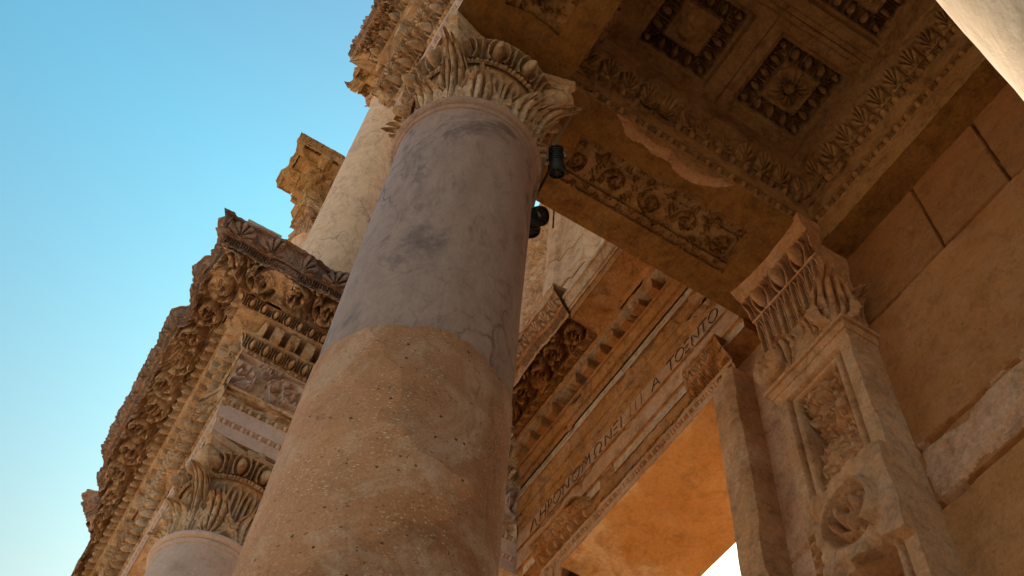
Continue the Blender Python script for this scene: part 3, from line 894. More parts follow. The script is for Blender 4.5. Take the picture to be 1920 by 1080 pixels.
# inscription: strokes in a unit cell (x 0..1, y 0..1)
def arc(cx, cy, rx, ry, a0, a1, n=12): return [(cx + rx * math.cos(math.radians(a)), cy + ry * math.sin(math.radians(a))) for a in np.linspace(a0, a1, n)]
GL = {'L': [[(0, 0), (.5, 1), (1, 0)]], 'A': [[(0, 0), (.5, 1), (1, 0)], [(.2, .35), (.8, .35)]], 'H': [[(.08, 0), (.08, 1)], [(.92, 0), (.92, 1)], [(.08, .52), (.92, .52)]],
      'P': [[(.2, 0), (.2, 1)], [(.2, 1)] + arc(.35, .74, .5, .26, 90, -90) + [(.2, .48)]], 'O': [arc(.5, .5, .5, .5, 0, 360, 22)],
      'N': [[(.08, 0), (.08, 1), (.92, 0), (.92, 1)]], 'M': [[(0, 0), (.15, 1), (.5, .3), (.85, 1), (1, 0)]],
      'W': [[(.0, 0), (.3, 0)] + arc(.5, .55, .45, .45, -130, -410, 20)[::1] + [(.7, 0), (1, 0)]],
      'E': [[(.85, 1), (.15, 1), (.15, 0), (.85, 0)], [(.15, .52), (.7, .52)]], 'I': [[(.5, 0), (.5, 1)]], 'Q': [[(.1, 0), (.1, 1), (.9, 1), (.9, 0)]],
      'T': [[(0, 1), (1, 1)], [(.5, 1), (.5, 0)]]}
letters = [('L', -6.241), ('H', -6.085), ('P', -5.965), ('O', -5.838), ('N', -5.69), ('O', -5.522), ('M', -5.355), ('W', -5.169), ('N', -5.006), ('E', -4.885),
           ('I', -4.805), ('I', -4.666), ('I', -4.585), ('I', -4.50), ('A', -4.293), ('T', -4.075), ('O', -3.951), ('E', -3.842), ('N', -3.735), ('T', -3.622), ('O', -3.495)]
for ch, xc in letters:
    mb = MB()
    hgt, wid = .150, {'I': .1, 'M': .13, 'W': .125, 'O': .115, 'E': .09, 'P': .09}.get(ch, .11)
    worn = ch == 'I' and xc > -4.7
    for st in GL[ch]:
        pts = np.array(st, float)
        dd = []
        for a, b in zip(pts[:-1], pts[1:]):
            dd.append(np.linspace(a, b, 5)[:-1])
        dd = np.concatenate(dd + [pts[-1:]])
        W3 = np.stack([xc + (dd[:, 0] - .5) * wid, np.full(len(dd), GY - .0385), 7.245 + dd[:, 1] * hgt], -1)
        mb.tube(W3, (.0025 if worn else .0048), 6, sq=1.0)
    mb.build('letter', M_ink, tG, angle=60)

# ------------------------------------------------------------------ door frame and doorway
tD = thing('door_frame', 'moulded stone door frame with carved lintel around the doorway with the orange soffit', 'door frame', (-4.72, 3.5, GROUND))
DXL, DXR, DZ, DY = -5.88, -3.71, 6.55, 3.50
def frame_prof(w):     # (offset from opening, y): three fasciae stepping forward
    return [(0, .02), (0, 0), (.085, -.0), (.09, -.018), (.165, -.022), (.172, -.05), (.20, -.062), (.23, -.06), (.275, -.03), (.28, .01)]
pr = frame_prof(.28)
mb = MB()
for sx, xo in ((1, DXR), (-1, DXL)):
    zz = np.linspace(GROUND, DZ + .05, 160)
    P = np.zeros((len(zz), len(pr) + 1, 3))
    for j, (o, yy) in enumerate(pr + [(.28, .18)]):
        P[:, j, 0] = xo + sx * o; P[:, j, 1] = DY + yy; P[:, j, 2] = zz
    br = np.clip(np.floor(fbm2(zz * 1.3, zz * 0, 2, 12) * 5) / 5 - .1, 0, 1) * .10 + .022 * np.clip(fbm2(zz * 7, zz * 0, 4, 13), 0, 1)
    P[:, -5:-1, 0] -= sx * br[:, None]; P[:, -6:-3, 1] += br[:, None] * .6
    mb.grid(P, flip=sx < 0)
    mb.build('jamb', M_pil, tD, .006, 10); mb = MB()
LW = [(0, 6.55, .0, 6.62, o_plain, 1), (.0, 6.62, .02, 6.655, o_bead(.07), 1), (.022, 6.655, .022, 6.70, o_plain, 1),
      (.022, 6.70, .10, 6.80, o_egg(.11, .022), 0), (.11, 6.80, .15, 6.90, o_palm(.12, .02, 5), 0), (.16, 6.90, .16, 6.925, o_plain, 0), (.16, 6.925, -.05, 6.93, o_plain, 0)]
def wear_lintel(S, O, Z):
    X_ = DXL - .28 + S
    k = np.clip((X_ + 5.45) * 9, 0, 1) * np.clip((-3.86 - X_) * 9, 0, 1)
    ex = np.clip(O - .03, 0, None)
    rg = .02 * fbm2(S * 6, Z * 6, 3, 60)
    return np.where(Z > 6.69, O - ex * k * 1.0 + rg * k, O), np.where((Z > 6.80), Z - k * (Z - 6.80) * .2, Z)
mb = MB(); strip(mb, (DXL - .28, DY), (DXR + .28, DY), LW, wear=wear_lintel, seed=2)
mb.build('lintel', [M_warm, M_pil], tD, .005, 8)
mb = MB()
nx_, ny_ = 90, 60
X, Y = np.meshgrid(np.linspace(DXL, DXR, nx_), np.linspace(DY + .002, 4.55, ny_), indexing='ij')
mb.grid(np.stack([X, Y, DZ + .012 * fbm2(X * 2, Y * 2, 4, 3)], -1), flip=True)
mb.build('soffit', M_soff, tD)

# ------------------------------------------------------------------ walls
def wallgrid(mb, x0, x1, z0, z1, y, joints_h, joints_v, seed=0, res=.022, depth=.022, und=.008, flip=False, mat=0, patch=None, gain=1.5):
    nx, nz = int((x1 - x0) / res) + 2, int((z1 - z0) / res) + 2
    X, Z = np.meshgrid(np.linspace(x0, x1, nx), np.linspace(z0, z1, nz), indexing='ij')
    h = und * fbm2(X * 1.3, Z * 1.3, 3, seed) + .0035 * fbm2(X * 9, Z * 9, 3, seed + 5)
    wob = .012 * fbm2(X * 3, Z * 3, 3, seed + 9)
    for zj, w in joints_h:
        dd = np.abs(Z - zj + wob)
        ww = w * (1 + .9 * fbm2(X * 4, Z * 0, 3, seed + 13))
        h -= depth * gain * np.clip(1.3 - dd / np.maximum(ww, .004), 0, 1)
    for xj, za, zb, w in joints_v:
        dd = np.abs(X - xj + wob)
        h -= depth * (gain - .5) * np.clip(1.2 - dd / w, 0, 1) * ((Z > za) & (Z < zb))
    chips = np.clip(fbm2(X * 5, Z * 5, 3, seed + 20) - .42, 0, 1) * .09
    h -= chips
    if patch:
        xa, xb, za, zb = patch
        e = np.minimum.reduce([X - xa, xb - X, Z - za, (zb - Z) * .7]) + .09 * fbm2(X * 3.4, Z * 3.4, 4, 88) - .01
        h += .012 * np.clip(e / .03, 0, 1)
        mat = np.where(e > 0, 1, np.where(Z + wob * 0 < 4.262, 3, np.where(Z < 5.955 + 0 * X, 2, 0)))[:-1, :-1].astype(np.int32)  # courses get paler downwards: painted light gradient, not different stone
    mb.grid(np.stack([X, y - h, Z], -1), flip=flip, mat=mat)
WY = 3.66
tW = thing('ashlar_wall', 'large smooth brown ashlar wall blocks filling the right side', 'wall', (-1, WY, GROUND))
JH = [(5.955, .012), (4.70, .026), (4.262, .022), (3.1, .016), (1.9, .016), (.6, .016)]
JV = [(-1.66, 5.96, 6.9, .009), (-1.10, 5.96, 6.9, .011), (-.3, 4.72, 5.95, .012)]
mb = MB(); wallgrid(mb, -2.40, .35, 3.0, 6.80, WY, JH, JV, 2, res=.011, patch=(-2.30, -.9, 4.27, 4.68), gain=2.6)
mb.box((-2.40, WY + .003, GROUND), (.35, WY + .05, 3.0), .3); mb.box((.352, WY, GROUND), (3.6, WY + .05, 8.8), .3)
mb.build('wall_face', [M_wall, M_patch, M_wall_lit_mid, M_wall_lit_low], tW)
mb = MB(); mb.box((-2.0, WY + .06, GROUND), (3.6, 4.55, 8.8), .6); mb.build('wall_core', M_wall, tW)
tV = thing('door_wall', 'flat wall strip of pale brown blocks between the door frame and the carved pilaster', 'wall', (-3.2, WY, GROUND))
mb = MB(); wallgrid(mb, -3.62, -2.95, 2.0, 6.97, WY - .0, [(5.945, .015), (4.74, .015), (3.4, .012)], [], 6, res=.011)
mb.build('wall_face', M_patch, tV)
mb = MB(); mb.box((-3.712, 3.72, GROUND), (-2.01, 4.548, 6.95), .35); mb.build('wall_core', M_pil, tV)
mb = MB(); wallgrid(mb, -6.75, DXL - .1, GROUND, 6.97, WY, [(5.945, .012), (4.74, .012)], [], 16, res=.03); mb.build('wall_face', M_pil, tV)
mb = MB(); mb.box((-13.2, WY + .05, GROUND), (DXL, 4.548, 6.95), .4); mb.build('wall_core', M_pil, tV)

# ------------------------------------------------------------------ pilaster right of the door
PX0, PX1, PY = -3.03, -2.35, 3.40
tP = thing('carved_pilaster', 'pilaster with broken relief panel, scroll block and leafy capital right of the door', 'pilaster', (-2.69, PY, GROUND))
# shaft front as one relief
nx, nz = 150, 760
zlo, zhi = 1.6, 5.70
X, Z = np.meshgrid(np.linspace(PX0, PX1, nx), np.linspace(zlo, zhi, nz), indexing='ij')
def step(a, w=.006): return np.clip(a / w, 0, 1)
din = np.minimum.reduce([X - PX0 - .0, PX1 - X, 5.70 - Z])
h = np.zeros_like(X)
h -= .03 * step(din - .085)
h -= .02 * np.exp(-((din - .10) / .010) ** 2); h += .018 * np.exp(-((din - .135) / .02) ** 2)
h -= .10 * step(din - .155, .012)
inner = step(din - .165)
rough = fbm2(X * 7, Z * 6, 4, 31); ridg = 1 - np.abs(fbm2(X * 9 + rough, Z * 7, 3, 33)) * 2.4
frac = .12 * rough + .06 * ridg - .02 + .07 * np.round(fbm2(X * 11 + rough * 2, Z * 7, 3, 35) * 4) / 4
h += inner * np.clip(frac + .02, -.05, .14)
blk = step(4.60 + .06 * fbm2(X * 5, Z * 0, 2, 3) + (X + 2.69) * .12 - Z, .02) * step(Z - 3.96 - .05 * fbm2(X * 6, Z * 0, 2, 8), .02) * step(X - PX0 - .10 - .02 * rough, .02) 
rx, rz = X + 2.66, Z - 4.30
rq = np.hypot(rx * 1.05, rz) + .02 * fbm2(X * 6, Z * 6, 2, 51); tq = np.arctan2(rz, rx)
sp_ = sum(np.clip(1 - np.abs(rq - .215 * np.exp(-.13 * (np.mod(tq + 1.0, 2 * np.pi) + 2 * np.pi * n))) / .028, 0, 1) ** .5 for n in range(3))
lf_ = np.clip((.21 - rq) * 20, 0, 1) * np.clip(fbm2(X * 13, Z * 13, 3, 53) * 3, -1, 1)
edge_ = np.clip((rq - .22) * 12, 0, 1) * np.clip(fbm2(X * 9, Z * 9, 3, 55) * 2.4, -1, .6) * step(-2.48 - X, .06)
bh = .07 + .075 * np.clip(sp_, 0, 1) + .04 * lf_ + .045 * edge_ - .05 * np.clip((.21 - rq) * 20, 0, 1) + .012 * rough
h = h * (1 - blk) + blk * bh
egs = step(X - PX0 - .005) * step(PX0 + .085 - X) * step(4.45 - Z)
h += egs * o_egg(.09, .022)(Z, X - PX0, .09)
chip = np.clip(fbm2(Z * 5, X * 1.2, 3, 41) - .1, 0, 1)
h -= np.clip(chip, 0, .5) * .05 * np.exp(-((PX1 - X) / .02) ** 2)
mb = MB(); mb.grid(np.stack([X, PY - h, Z], -1))
mb.build('relief_panel', M_pil, tP, .003)
mb = MB(); mb.box((PX0 + .003, PY + .17, GROUND), (PX1 - .003, WY + .03, 5.70), .15); mb.box((PX0 + .002, PY + .004, GROUND), (PX1 - .002, PY + .066, 1.6), .15)
for xx in (PX0, PX1):
    ye = PY - h[0 if xx == PX0 else -1]
    tt_, zz = np.meshgrid(np.linspace(0, 1, 14), np.linspace(zlo, zhi, nz), indexing='ij')
    mb.grid(np.stack([np.full_like(tt_, xx), ye[None] + (WY + .02 - ye[None]) * tt_, zz], -1), flip=xx == PX0)
mb.build('shaft_block', M_pil, tP, .004)
mb = MB()   # projecting head moulding over the panel
strip(mb, (PX0, WY), (PX0, PY), [(0, 5.66, .012, 5.69, o_plain, 0), (.02, 5.69, .03, 5.75, o_plain, 0), (.05, 5.75, .055, 5.775, o_plain, 0), (.055, 5.775, -.2, 5.78, o_plain, 0)], 0, 1)
strip(mb, (PX0, PY), (PX1, PY), [(0, 5.66, .012, 5.69, o_plain, 0), (.02, 5.69, .03, 5.75, o_plain, 0), (.05, 5.75, .055, 5.775, o_plain, 0), (.055, 5.775, -.2, 5.78, o_plain, 0)], 1, 1)
strip(mb, (PX1, PY), (PX1, WY), [(0, 5.66, .012, 5.69, o_plain, 0), (.02, 5.69, .03, 5.75, o_plain, 0), (.05, 5.75, .055, 5.775, o_plain, 0), (.055, 5.775, -.2, 5.78, o_plain, 0)], 1, 0)
mb.build('neck_moulding', M_pil, tP, .005)
# pilaster capital: flaring block with tongues, eggs and leaves
mb = MB()
nx, nz = 240, 190
U, V_ = np.meshgrid(np.linspace(0, 1, nx), np.linspace(0, 1, nz), indexing='ij')
def cap_face(U, V_, cx, hw, ww):
    """returns (along, out): along centred on cx, hw half width at the bottom, ww extra half width at the top"""
    fl = ww * np.clip((V_ - .35) / .65, 0, 1) ** 1.8
    X = cx + (U - .5) * 2 * (hw + fl)
    out = .02 + .11 * np.clip((V_ - .4) / .6, 0, 1) ** 2.0
    s = (U - .5) * 2
    # abacus: concave front
    ab = np.clip((V_ - .89) / .02, 0, 1)
    out = out + ab * (.035 - .035 * (1 - s * s))
    # eggs in the band .66-.85
    T = .19
    be = (V_ > .675) & (V_ < .885)
    e = o_egg(.36, .085)(s * .62 + .54, (V_ - .675) * .19 / .21, T)
    hh = np.where(be, e, 0)
    # tongues .36-.655
    bt = (V_ > .30) & (V_ < .66)
    u = np.mod(s * 4.5 + .5, 1.0) - .5
    y = (V_ - .30) / .36
    w = .42 * np.sqrt(np.clip(1 - (np.clip(y - .55, 0, 1) / .45) ** 2, 0, 1))
    tg = .075 * np.clip((.11 - np.abs(np.abs(u) - w)) / .05, 0, 1) + .055 * np.clip((.10 - np.abs(u)) / .05, 0, 1) * (y < .85) - .07
    hh = np.where(bt, tg, hh)
    return X, out, hh
cx = (PX0 + PX1) / 2
Xc, oc, hc = cap_face(U, V_, cx, (PX1 - PX0) / 2 - .01, .07)
zc = 5.78 + V_ * (6.995 - 5.78)
P = np.stack([Xc, PY - oc - hc, zc + hc * -.2], -1)
mb.grid(P)
for sgn in (1, -1):
    U2, V2 = np.meshgrid(np.linspace(0, 1, 50), np.linspace(0, 1, nz), indexing='ij')
    k = -1 if sgn > 0 else 0
    ex = Xc[k][None, :] + 0 * U2
    ye = PY - oc[k][None, :]
    Y2 = ye + (WY + .02 - ye) * U2
    u = np.mod(U2 * 3 + .5, 1.0) - .5
    hs = np.where((V2 > .3) & (V2 < .66), .025 * np.clip(1 - np.abs(np.abs(u) - .35) / .12, 0, 1) - .015, 0)
    mb.grid(np.stack([ex + sgn * hs, Y2, np.broadcast_to(zc[0][None], U2.shape)], -1), flip=sgn < 0)
mb.build('capital_bell', M_pil, tP, .008, 8)
mb = MB()
for xo, hgt, wd, sd in ((-.12, .36, .15, 1), (.15, .34, .14, 3)):
    leaf(mb, (cx + xo, PY - .03, 5.78), (0, -1, 0), (0, 0, 1), hgt, wd, 2.0, curl=.25, lobes=3, lean=.1, seed=sd)
leaf(mb, (PX1 - .02, PY - .0, 5.8), (.707, -.707, 0), (0, 0, 1), .46, .16, 1.0, curl=.4, lobes=3, lean=.15, seed=5)
leaf(mb, (PX1, PY + .15, 5.8), (1, 0, 0), (0, 0, 1), .42, .12, 1.0, curl=.4, lobes=3, lean=.12, seed=7)
mb.build('capital_leaves', M_pil, tP, .005, 9)
mb = MB()
A, B = np.meshgrid(np.linspace(0, 2 * np.pi, 60, endpoint=False), np.linspace(0, 1, 20), indexing='ij')
rr = .135 * B
hh = .05 * np.sqrt(np.clip(1 - B ** 4, 0, 1)) + .014 * np.cos(8 * A) * np.sin(B * np.pi) - .02 * np.exp(-((B - .3) / .1) ** 2)
mb.grid(np.stack([PX0 + .06 + np.cos(A) * rr, PY - .06 - hh, 5.955 + np.sin(A) * rr], -1), closed_u=True, flip=True)
mb.cyl((PX0 + .06, PY - .06, 5.955), (PX0 + .06, PY + .2, 5.955), .134, .134, 40)
mb.build('rosette', M_pil, tP, .006, 9)

# ------------------------------------------------------------------ near (right) aedicula: beams, soffits, ceiling
tM = thing('aedicula_entablature', 'dark brown beams with carved vine soffits and egg mouldings carried by the central marble column', 'entablature', (AXM[0], FY, 6.97))
B0, B1 = (RX, FY), (1.3, FY)
wm = wear_crown(.10, .1, 14, .34)
def wear_main(S, O, Z):
    O, Z = wm(S, O, Z)
    return np.where(O > .36, .36 + (O - .36) * .33, O), Z
part_sweep('architrave', tM, B0, B1, prof_architrave(.155), 1, 0, seed=5)
part_sweep('frieze', tM, B0, B1, [(.02, 7.64, .045, 8.02, o_rough(.012, 5), 0)], 1, 0, seed=5)
part_sweep('dentil_course', tM, B0, B1, prof_bed(), 1, 0, seed=5, smul=.72)
part_sweep('cornice', tM, B0, B1, [(.34, 8.487, .45, 8.53, o_scroll(.05, 8, 1.6), 0), (.45, 8.53, .46, 8.60, o_tongue(.09, .04), 0), (.46, 8.60, .50, 8.74, o_palm(.2, .05, 5), 2),
            (.50, 8.74, .46, 8.86, o_rough(.06, 5), 2), (.46, 8.86, -.8, 8.9, o_rough(.04, 4), 2)], 1, 0, .014, None, 5)
C0, C1 = (RX, GY), (RX, FY)
part_sweep('architrave', tM, C0, C1, prof_architrave(.155), -1, 1, seed=6)
part_sweep('frieze', tM, C0, C1, [(.02, 7.64, .045, 8.02, o_rough(.012, 5), 0)], -1, 1, seed=6)
part_sweep('dentil_course', tM, C0, C1, prof_bed(), -1, 1, seed=6, smul=.72)
part_sweep('cornice', tM, C0, C1, [(.34, 8.487, .46, 8.53, o_rough(.02, 6), 0), (.46, 8.53, .42, 8.9, o_rough(.03, 5), 2), (.42, 8.9, -.8, 8.93, o_rough(.03, 5), 2)], -1, 1, .010, None, 6)
IX0, IX1, IY0, IY1 = -2.35, -.18, 1.31, 3.43       # inner faces of the beams
SZ = 6.97
def soffit_panel(name, x0, x1, y0, y1, pan, along, circ, seed, patch=False):
    res = .0075
    X, Y = np.meshgrid(np.linspace(x0, x1, int((x1 - x0) / res)), np.linspace(y0, y1, int((y1 - y0) / res)), indexing='ij')
    px0, px1, py0, py1 = pan
    if along == 'y': S, T_, W_ = Y, X - px0, px1 - px0
    else: S, T_, W_ = X, Y - py0, py1 - py0
    d = np.minimum(np.minimum(X - px0, px1 - X), np.minimum(Y - py0, py1 - Y))
    for (cx, cy, r) in circ: d = np.minimum(d, np.hypot(X - cx, Y - cy) - r)
    ins = np.clip(d / .012, 0, 1)
    bw = W_ * .2
    lf = np.where(T_ < W_ / 2, T_, W_ - T_)
    bord = o_leafrow(.095, .12)(S, np.clip(lf, 0, bw), bw)
    core = o_scroll(.18, seed, 1.35)(S, np.clip(T_ - bw, 0, W_ - 2 * bw), W_ - 2 * bw)
    fil = np.exp(-((lf - bw) / .008) ** 2) * .02
    h = np.where(lf < bw * .97, bord, core) + fil
    h = ins * (h - .03)
    h = h + .006 * fbm2(X * 2.5, Y * 2.5, 3, seed) + .004 * fbm2(X * 12, Y * 12, 3, seed + 2) - .02 * np.clip(fbm2(X * 4, Y * 4, 3, seed + 4) - .4, 0, 1)
    mb = MB()
    mt = 0
    if patch:      # the inner arris is broken away, baring paler stone
        e = (x1 - X) - (.17 * np.clip(np.sin(np.pi * np.clip((Y - 1.72) / 1.0, 0, 1)), 0, 1) ** .7 * (1 + .7 * fbm2(X * 3, Y * 5, 3, 77)))
        h = h - np.where(e < 0, np.clip(-e, 0, .12) * .45 * (1 + .9 * fbm2(X * 9, Y * 5, 3, 78)), 0)
        mt = (e < 0)[:-1, :-1].astype(np.int32)
    mb.grid(np.stack([X, Y, SZ - h], -1), flip=True, mat=mt)
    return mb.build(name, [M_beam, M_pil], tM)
soffit_panel('carved_soffit', RX, IX0, IY0 + .003, IY1 + .2, (-2.985, -2.605, 1.3, 3.10), 'y', [(AXM[0], AXM[1], .74), (-2.69, 3.55, .52)], 4, True)
soffit_panel('carved_soffit', RX, 1.0, FY, IY0, (-3.0, 1.0, .68, 1.09), 'x', [(AXM[0], AXM[1], .72), (AXR[0], AXR[1], .72)], 6)
soffit_panel('carved_soffit', IX1, .75, IY0 + .003, IY1 + .2, (.09, .47, 1.3, 3.10), 'y', [(AXR[0], AXR[1], .74)], 9)
inner = [(0, 6.97, .0, 7.025, o_rough(.008, 5), 0), (.0, 7.025, .015, 7.085, o_bead(.105, 1.35), 0), (.03, 7.085, .035, 7.27, o_rough(.006, 5), 0),
         (.035, 7.26, .055, 7.33, o_bead(.12, 1.35), 0), (.065, 7.325, .15, 7.56, o_palm(.17, .05, 6), 0), (.15, 7.56, .165, 7.86, o_rough(.006, 5), 0)]
inner_wall = [(0, 6.76, .0, 7.025, o_rough(.008, 5), 0)] + inner[1:]
def wear_in(seed, thr):
    def fn(S, O, Z):
        k = np.clip((fbm2(S * 1.7, Z * 1.7, 3, 90 + seed) - thr) * 5, 0, 1) * (Z > 7.3) * (Z < 7.62)
        return O - (O - .02) * k * .5, Z
    return fn
loop = [((IX0, IY0), (IX0, IY1), inner, .1), ((IX0, IY1), (IX1, IY1), inner_wall, .5), ((IX1, IY1), (IX1, IY0), inner, .2), ((IX1, IY0), (IX0, IY0), inner, .2)]
for i, (a, b, pf, th_) in enumerate(loop):
    mb = MB(); strip(mb, a, b, pf, -1, -1, wear=wear_in(i, th_), seed=10 + i)
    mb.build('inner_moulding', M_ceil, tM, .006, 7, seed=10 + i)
mb = MB()     # underside of the shallow wall beam
X, Y = np.meshgrid(np.linspace(IX0, .9, 160), np.linspace(IY1, WY + .03, 14), indexing='ij')
mb.grid(np.stack([X, Y + 0 * X, 6.76 + .012 * fbm2(X * 6, Y * 6, 3, 4)], -1), flip=True)
mb.build('wall_beam', M_beam, tM)
mb = MB()
mb.box((RX + .02, FY + .02, SZ + .03), (1.28, IY0 - .004, 8.9), .3)
mb.box((RX + .02, IY0, SZ + .03), (IX0 - .006, 4.5, 8.9), .3)
mb.box((IX1 + .006, IY0, SZ + .03), (1.28, 4.5, 8.9), .3)
mb.box((IX0, IY1 + .006, 6.80), (IX1, 4.5, 8.9), .3)
mb.build('core_block', M_ceil, tM)
tC = thing('coffered_ceiling', 'dark coffered stone ceiling slabs with carved rosettes framed by eggs at the upper right', 'ceiling', (-1.27, 2.37, 7.86))
res = .0075
CX0, CX1, CY0, CY1, CZ = IX0 + .1, IX1 - .1, IY0 + .1, IY1 - .1, 7.85
for (xa, xb) in ((CX0, -1.322), (-1.316, CX1)):
    X, Y = np.meshgrid(np.linspace(xa, xb, int((xb - xa) / res)), np.linspace(CY0, CY1, int((CY1 - CY0) / res)), indexing='ij')
    h = .008 * fbm2(X * 2, Y * 2, 4, 5) + .003 * fbm2(X * 14, Y * 14, 3, 6) + .02 * np.clip(fbm2(X * 4, Y * 4, 3, 7) - .35, 0, 1)
    jw = .006 + .004 * fbm2(X * 3, Y * 0, 2, 3)
    h += .02 * np.clip(1 - np.abs(Y - 2.52 + .008 * fbm2(X * 3, Y * 0, 3, 2)) / jw, 0, 1)
    h += .012 * np.clip(1 - np.abs(np.abs(X + 1.319) - .05) / .008, 0, 1)
    for ix, cxm in enumerate((-1.79, -.84)):
        for iy, cym in enumerate((2.045, 2.945)):
            hs = .335
            dx, dy = X - cxm, Y - cym
            m = np.maximum(np.abs(dx), np.abs(dy))
            if not np.any(m < hs): continue
            d = hs - m
            hh = .05 * np.clip(d / .012, 0, 1) + .03 * np.clip((d - .04) / .01, 0, 1)
            S = np.where(np.abs(dx) > np.abs(dy), dy, dx)
            band = (d > .045) & (d < .172)
            eg = -o_egg(.1215, .062)(S + .06075 * 5, d - .045, .127)
            corner = np.clip(1 - np.abs(np.abs(dx) - np.abs(dy)) / .03, 0, 1) * .012 * np.cos((m - .2) * 160)
            hh = np.where(band, hh + eg + np.where(np.abs(np.abs(dx) - np.abs(dy)) < .045, .0, 0) + corner, hh)
            hh = hh - .02 * np.exp(-((d - .172) / .008) ** 2)
            hh = np.where(d > .18, hh - .025, hh)
            r = np.hypot(dx, dy); th = np.arctan2(dy, dx)
            if (ix, iy) == (0, 0):      # eroded figure: only a lump is left
                lump = .045 * np.clip(1 - r / .12, 0, 1) ** .5 * (1 + .8 * fbm2(X * 16, Y * 16, 3, 9))
                hh = hh - np.where(d > .18, lump, 0)
            else:
                pet = .155 * (.66 + .34 * np.abs(np.cos(2.5 * th)))
                fl = np.sqrt(np.clip(1 - (r / pet) ** 2, 0, 1)) * (.62 + .38 * np.cos(20 * th)) * (.4 + .6 * np.abs(np.cos(2.5 * th)) ** .4)
                bt = np.sqrt(np.clip(1 - (r / .042) ** 2, 0, 1)) * 1.25
                gr = -.5 * np.exp(-((r - .05) / .008) ** 2)
                hh = hh - np.where(d > .18, .075 * (np.maximum(fl, bt) + gr), 0) + np.where((d > .18), .022 * np.clip((.175 - r) / .01, 0, 1), 0)
            h = np.where(d > 0, h + hh, h)
    mb = MB(); mb.grid(np.stack([X, Y, CZ + h], -1), flip=True)
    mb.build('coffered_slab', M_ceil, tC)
mb = MB(); mb.box((IX0 + .05, IY0 + .05, CZ + .14), (IX1 - .05, IY1 - .05, 8.6), .4)
mb.build('slab_core', M_ceil, tC)

# ------------------------------------------------------------------ upper storey
UZ = 9.05
AXU = (-7.03, .88)
tU = thing('upper_column', 'slender cream veined column of the upper storey rising behind the central column', 'column', (AXU[0], AXU[1], UZ))
mb = MB(); mb.box((AXU[0] - .5, AXU[1] - .5, UZ), (AXU[0] + .5, AXU[1] + .5, UZ + .35), .1)
lathe(mb, AXU, [(.5, UZ + .35), (.52, UZ + .42), (.5, UZ + .5), (.43, UZ + .53), (.42, UZ + .58), (.46, UZ + .63), (.43, UZ + .68), (.38, UZ + .7)])
mb.build('base', M_marb2, tU, .005)
mb = MB(); shaft(mb, AXU, UZ + .7, 15.45, .375, .335, 0, 140, 80, .006, 3); neck(mb, AXU, 15.5, .335)
mb.build('shaft', M_marb2, tU)
capital(tU, AXU, 15.53, 16.28, .33, M_upper, .7, .43, 3)
UX = -10.06
tU2 = thing('upper_column', 'far upper storey column with a worn leaf capital, mostly hidden behind the broken cornice', 'column', (UX, AXU[1], UZ))
mb = MB(); mb.box((UX - .5, AXU[1] - .5, UZ), (UX + .5, AXU[1] + .5, UZ + .35), .1); mb.build('base', M_marb2, tU2, .005)
mb = MB(); shaft(mb, (UX, AXU[1]), UZ + .35, 15.45, .375, .335, 0, 100, 64, .006, 8); neck(mb, (UX, AXU[1]), 15.5, .335); mb.build('shaft', M_marb2, tU2)
capital(tU2, (UX, AXU[1]), 15.53, 16.28, .33, M_upper, .6, .43, 8)

def prof_upper():
    return [(0, 16.28, 0, 16.42, o_rough(.006, 6), 0), (0, 16.42, .02, 16.46, o_bead(.09), 0), (.02, 16.46, .02, 16.60, o_rough(.006, 6), 0),
            (.02, 16.60, .05, 16.64, o_bead(.09), 0), (.05, 16.64, .10, 16.76, o_palm(.14, .03, 5), 0), (.10, 16.76, .03, 16.765, o_plain, 0),
            (.03, 16.765, .05, 17.0, o_scroll(.05, 5), 0), (.06, 17.0, .10, 17.06, o_egg(.11, .025), 0),
            (.10, 17.06, .11, 17.22, o_dentil(.20, .6, .10), 0), (.11, 17.22, .22, 17.222, o_plain, 0), (.22, 17.222, .25, 17.28, o_egg(.12, .02), 0),
            (.25, 17.282, .52, 17.30, o_modillion(.55, .15), 0), (.52, 17.30, .53, 17.35, o_leafrow(.09, .025), 0), (.535, 17.35, .55, 17.40, o_tongue(.09, .025), 0),
            (.55, 17.40, .60, 17.48, o_palm(.20, .045, 5), 0), (.60, 17.48, -.4, 17.50, o_rough(.03, 5), 0)]
def up_ent(name, label, path, mats, seed, wear=None, box=None):
    t = thing(name, label, 'entablature', (*path[0], 16.28))
    P_ = prof_upper()
    for i in range(len(path) - 1):
        m0 = 1 if i > 0 else 0
        m1 = 1 if i < len(path) - 2 else 0
        for nm, rows in (('architrave', P_[:6]), ('frieze', P_[6:8]), ('dentil_course', P_[8:11]), ('cornice', P_[11:])):
            mb = MB(); strip(mb, path[i], path[i + 1], rows, m0, m1, ds=.016, wear=wear if nm == 'cornice' else None, seed=seed + i)
            mb.build(nm, mats, t, .012, 7, seed=seed)
    mb = MB()
    for b in box: mb.box(*b, .3)
    mb.build('core_block', mats, t, .004)
    return t
def wear_up(amp, seed):
    def fn(S, O, Z):
        b = np.clip(fbm2(S * 1.8, Z * .5, 4, 70 + seed) + .1, 0, 1) * amp
        ex = np.clip(O - .3, 0, None)
        return np.where(O > .3, O - ex * np.clip(b * 2, 0, .8), O), Z - np.where(Z > 17.38, b * .2, 0)
    return fn
up_ent('upper_entablature', 'far upper entablature block with deep square coffers jutting out behind the cream column', [(-10.32, .40), (-9.78, .40), (-9.78, 3.5)], [M_upcar], 30, wear_up(.35, 1),
       [((-10.31, .41, 16.285), (-9.79, 3.5, 17.48)), ((-10.315, -.02, 17.335), (-9.35, 3.4, 17.475))])
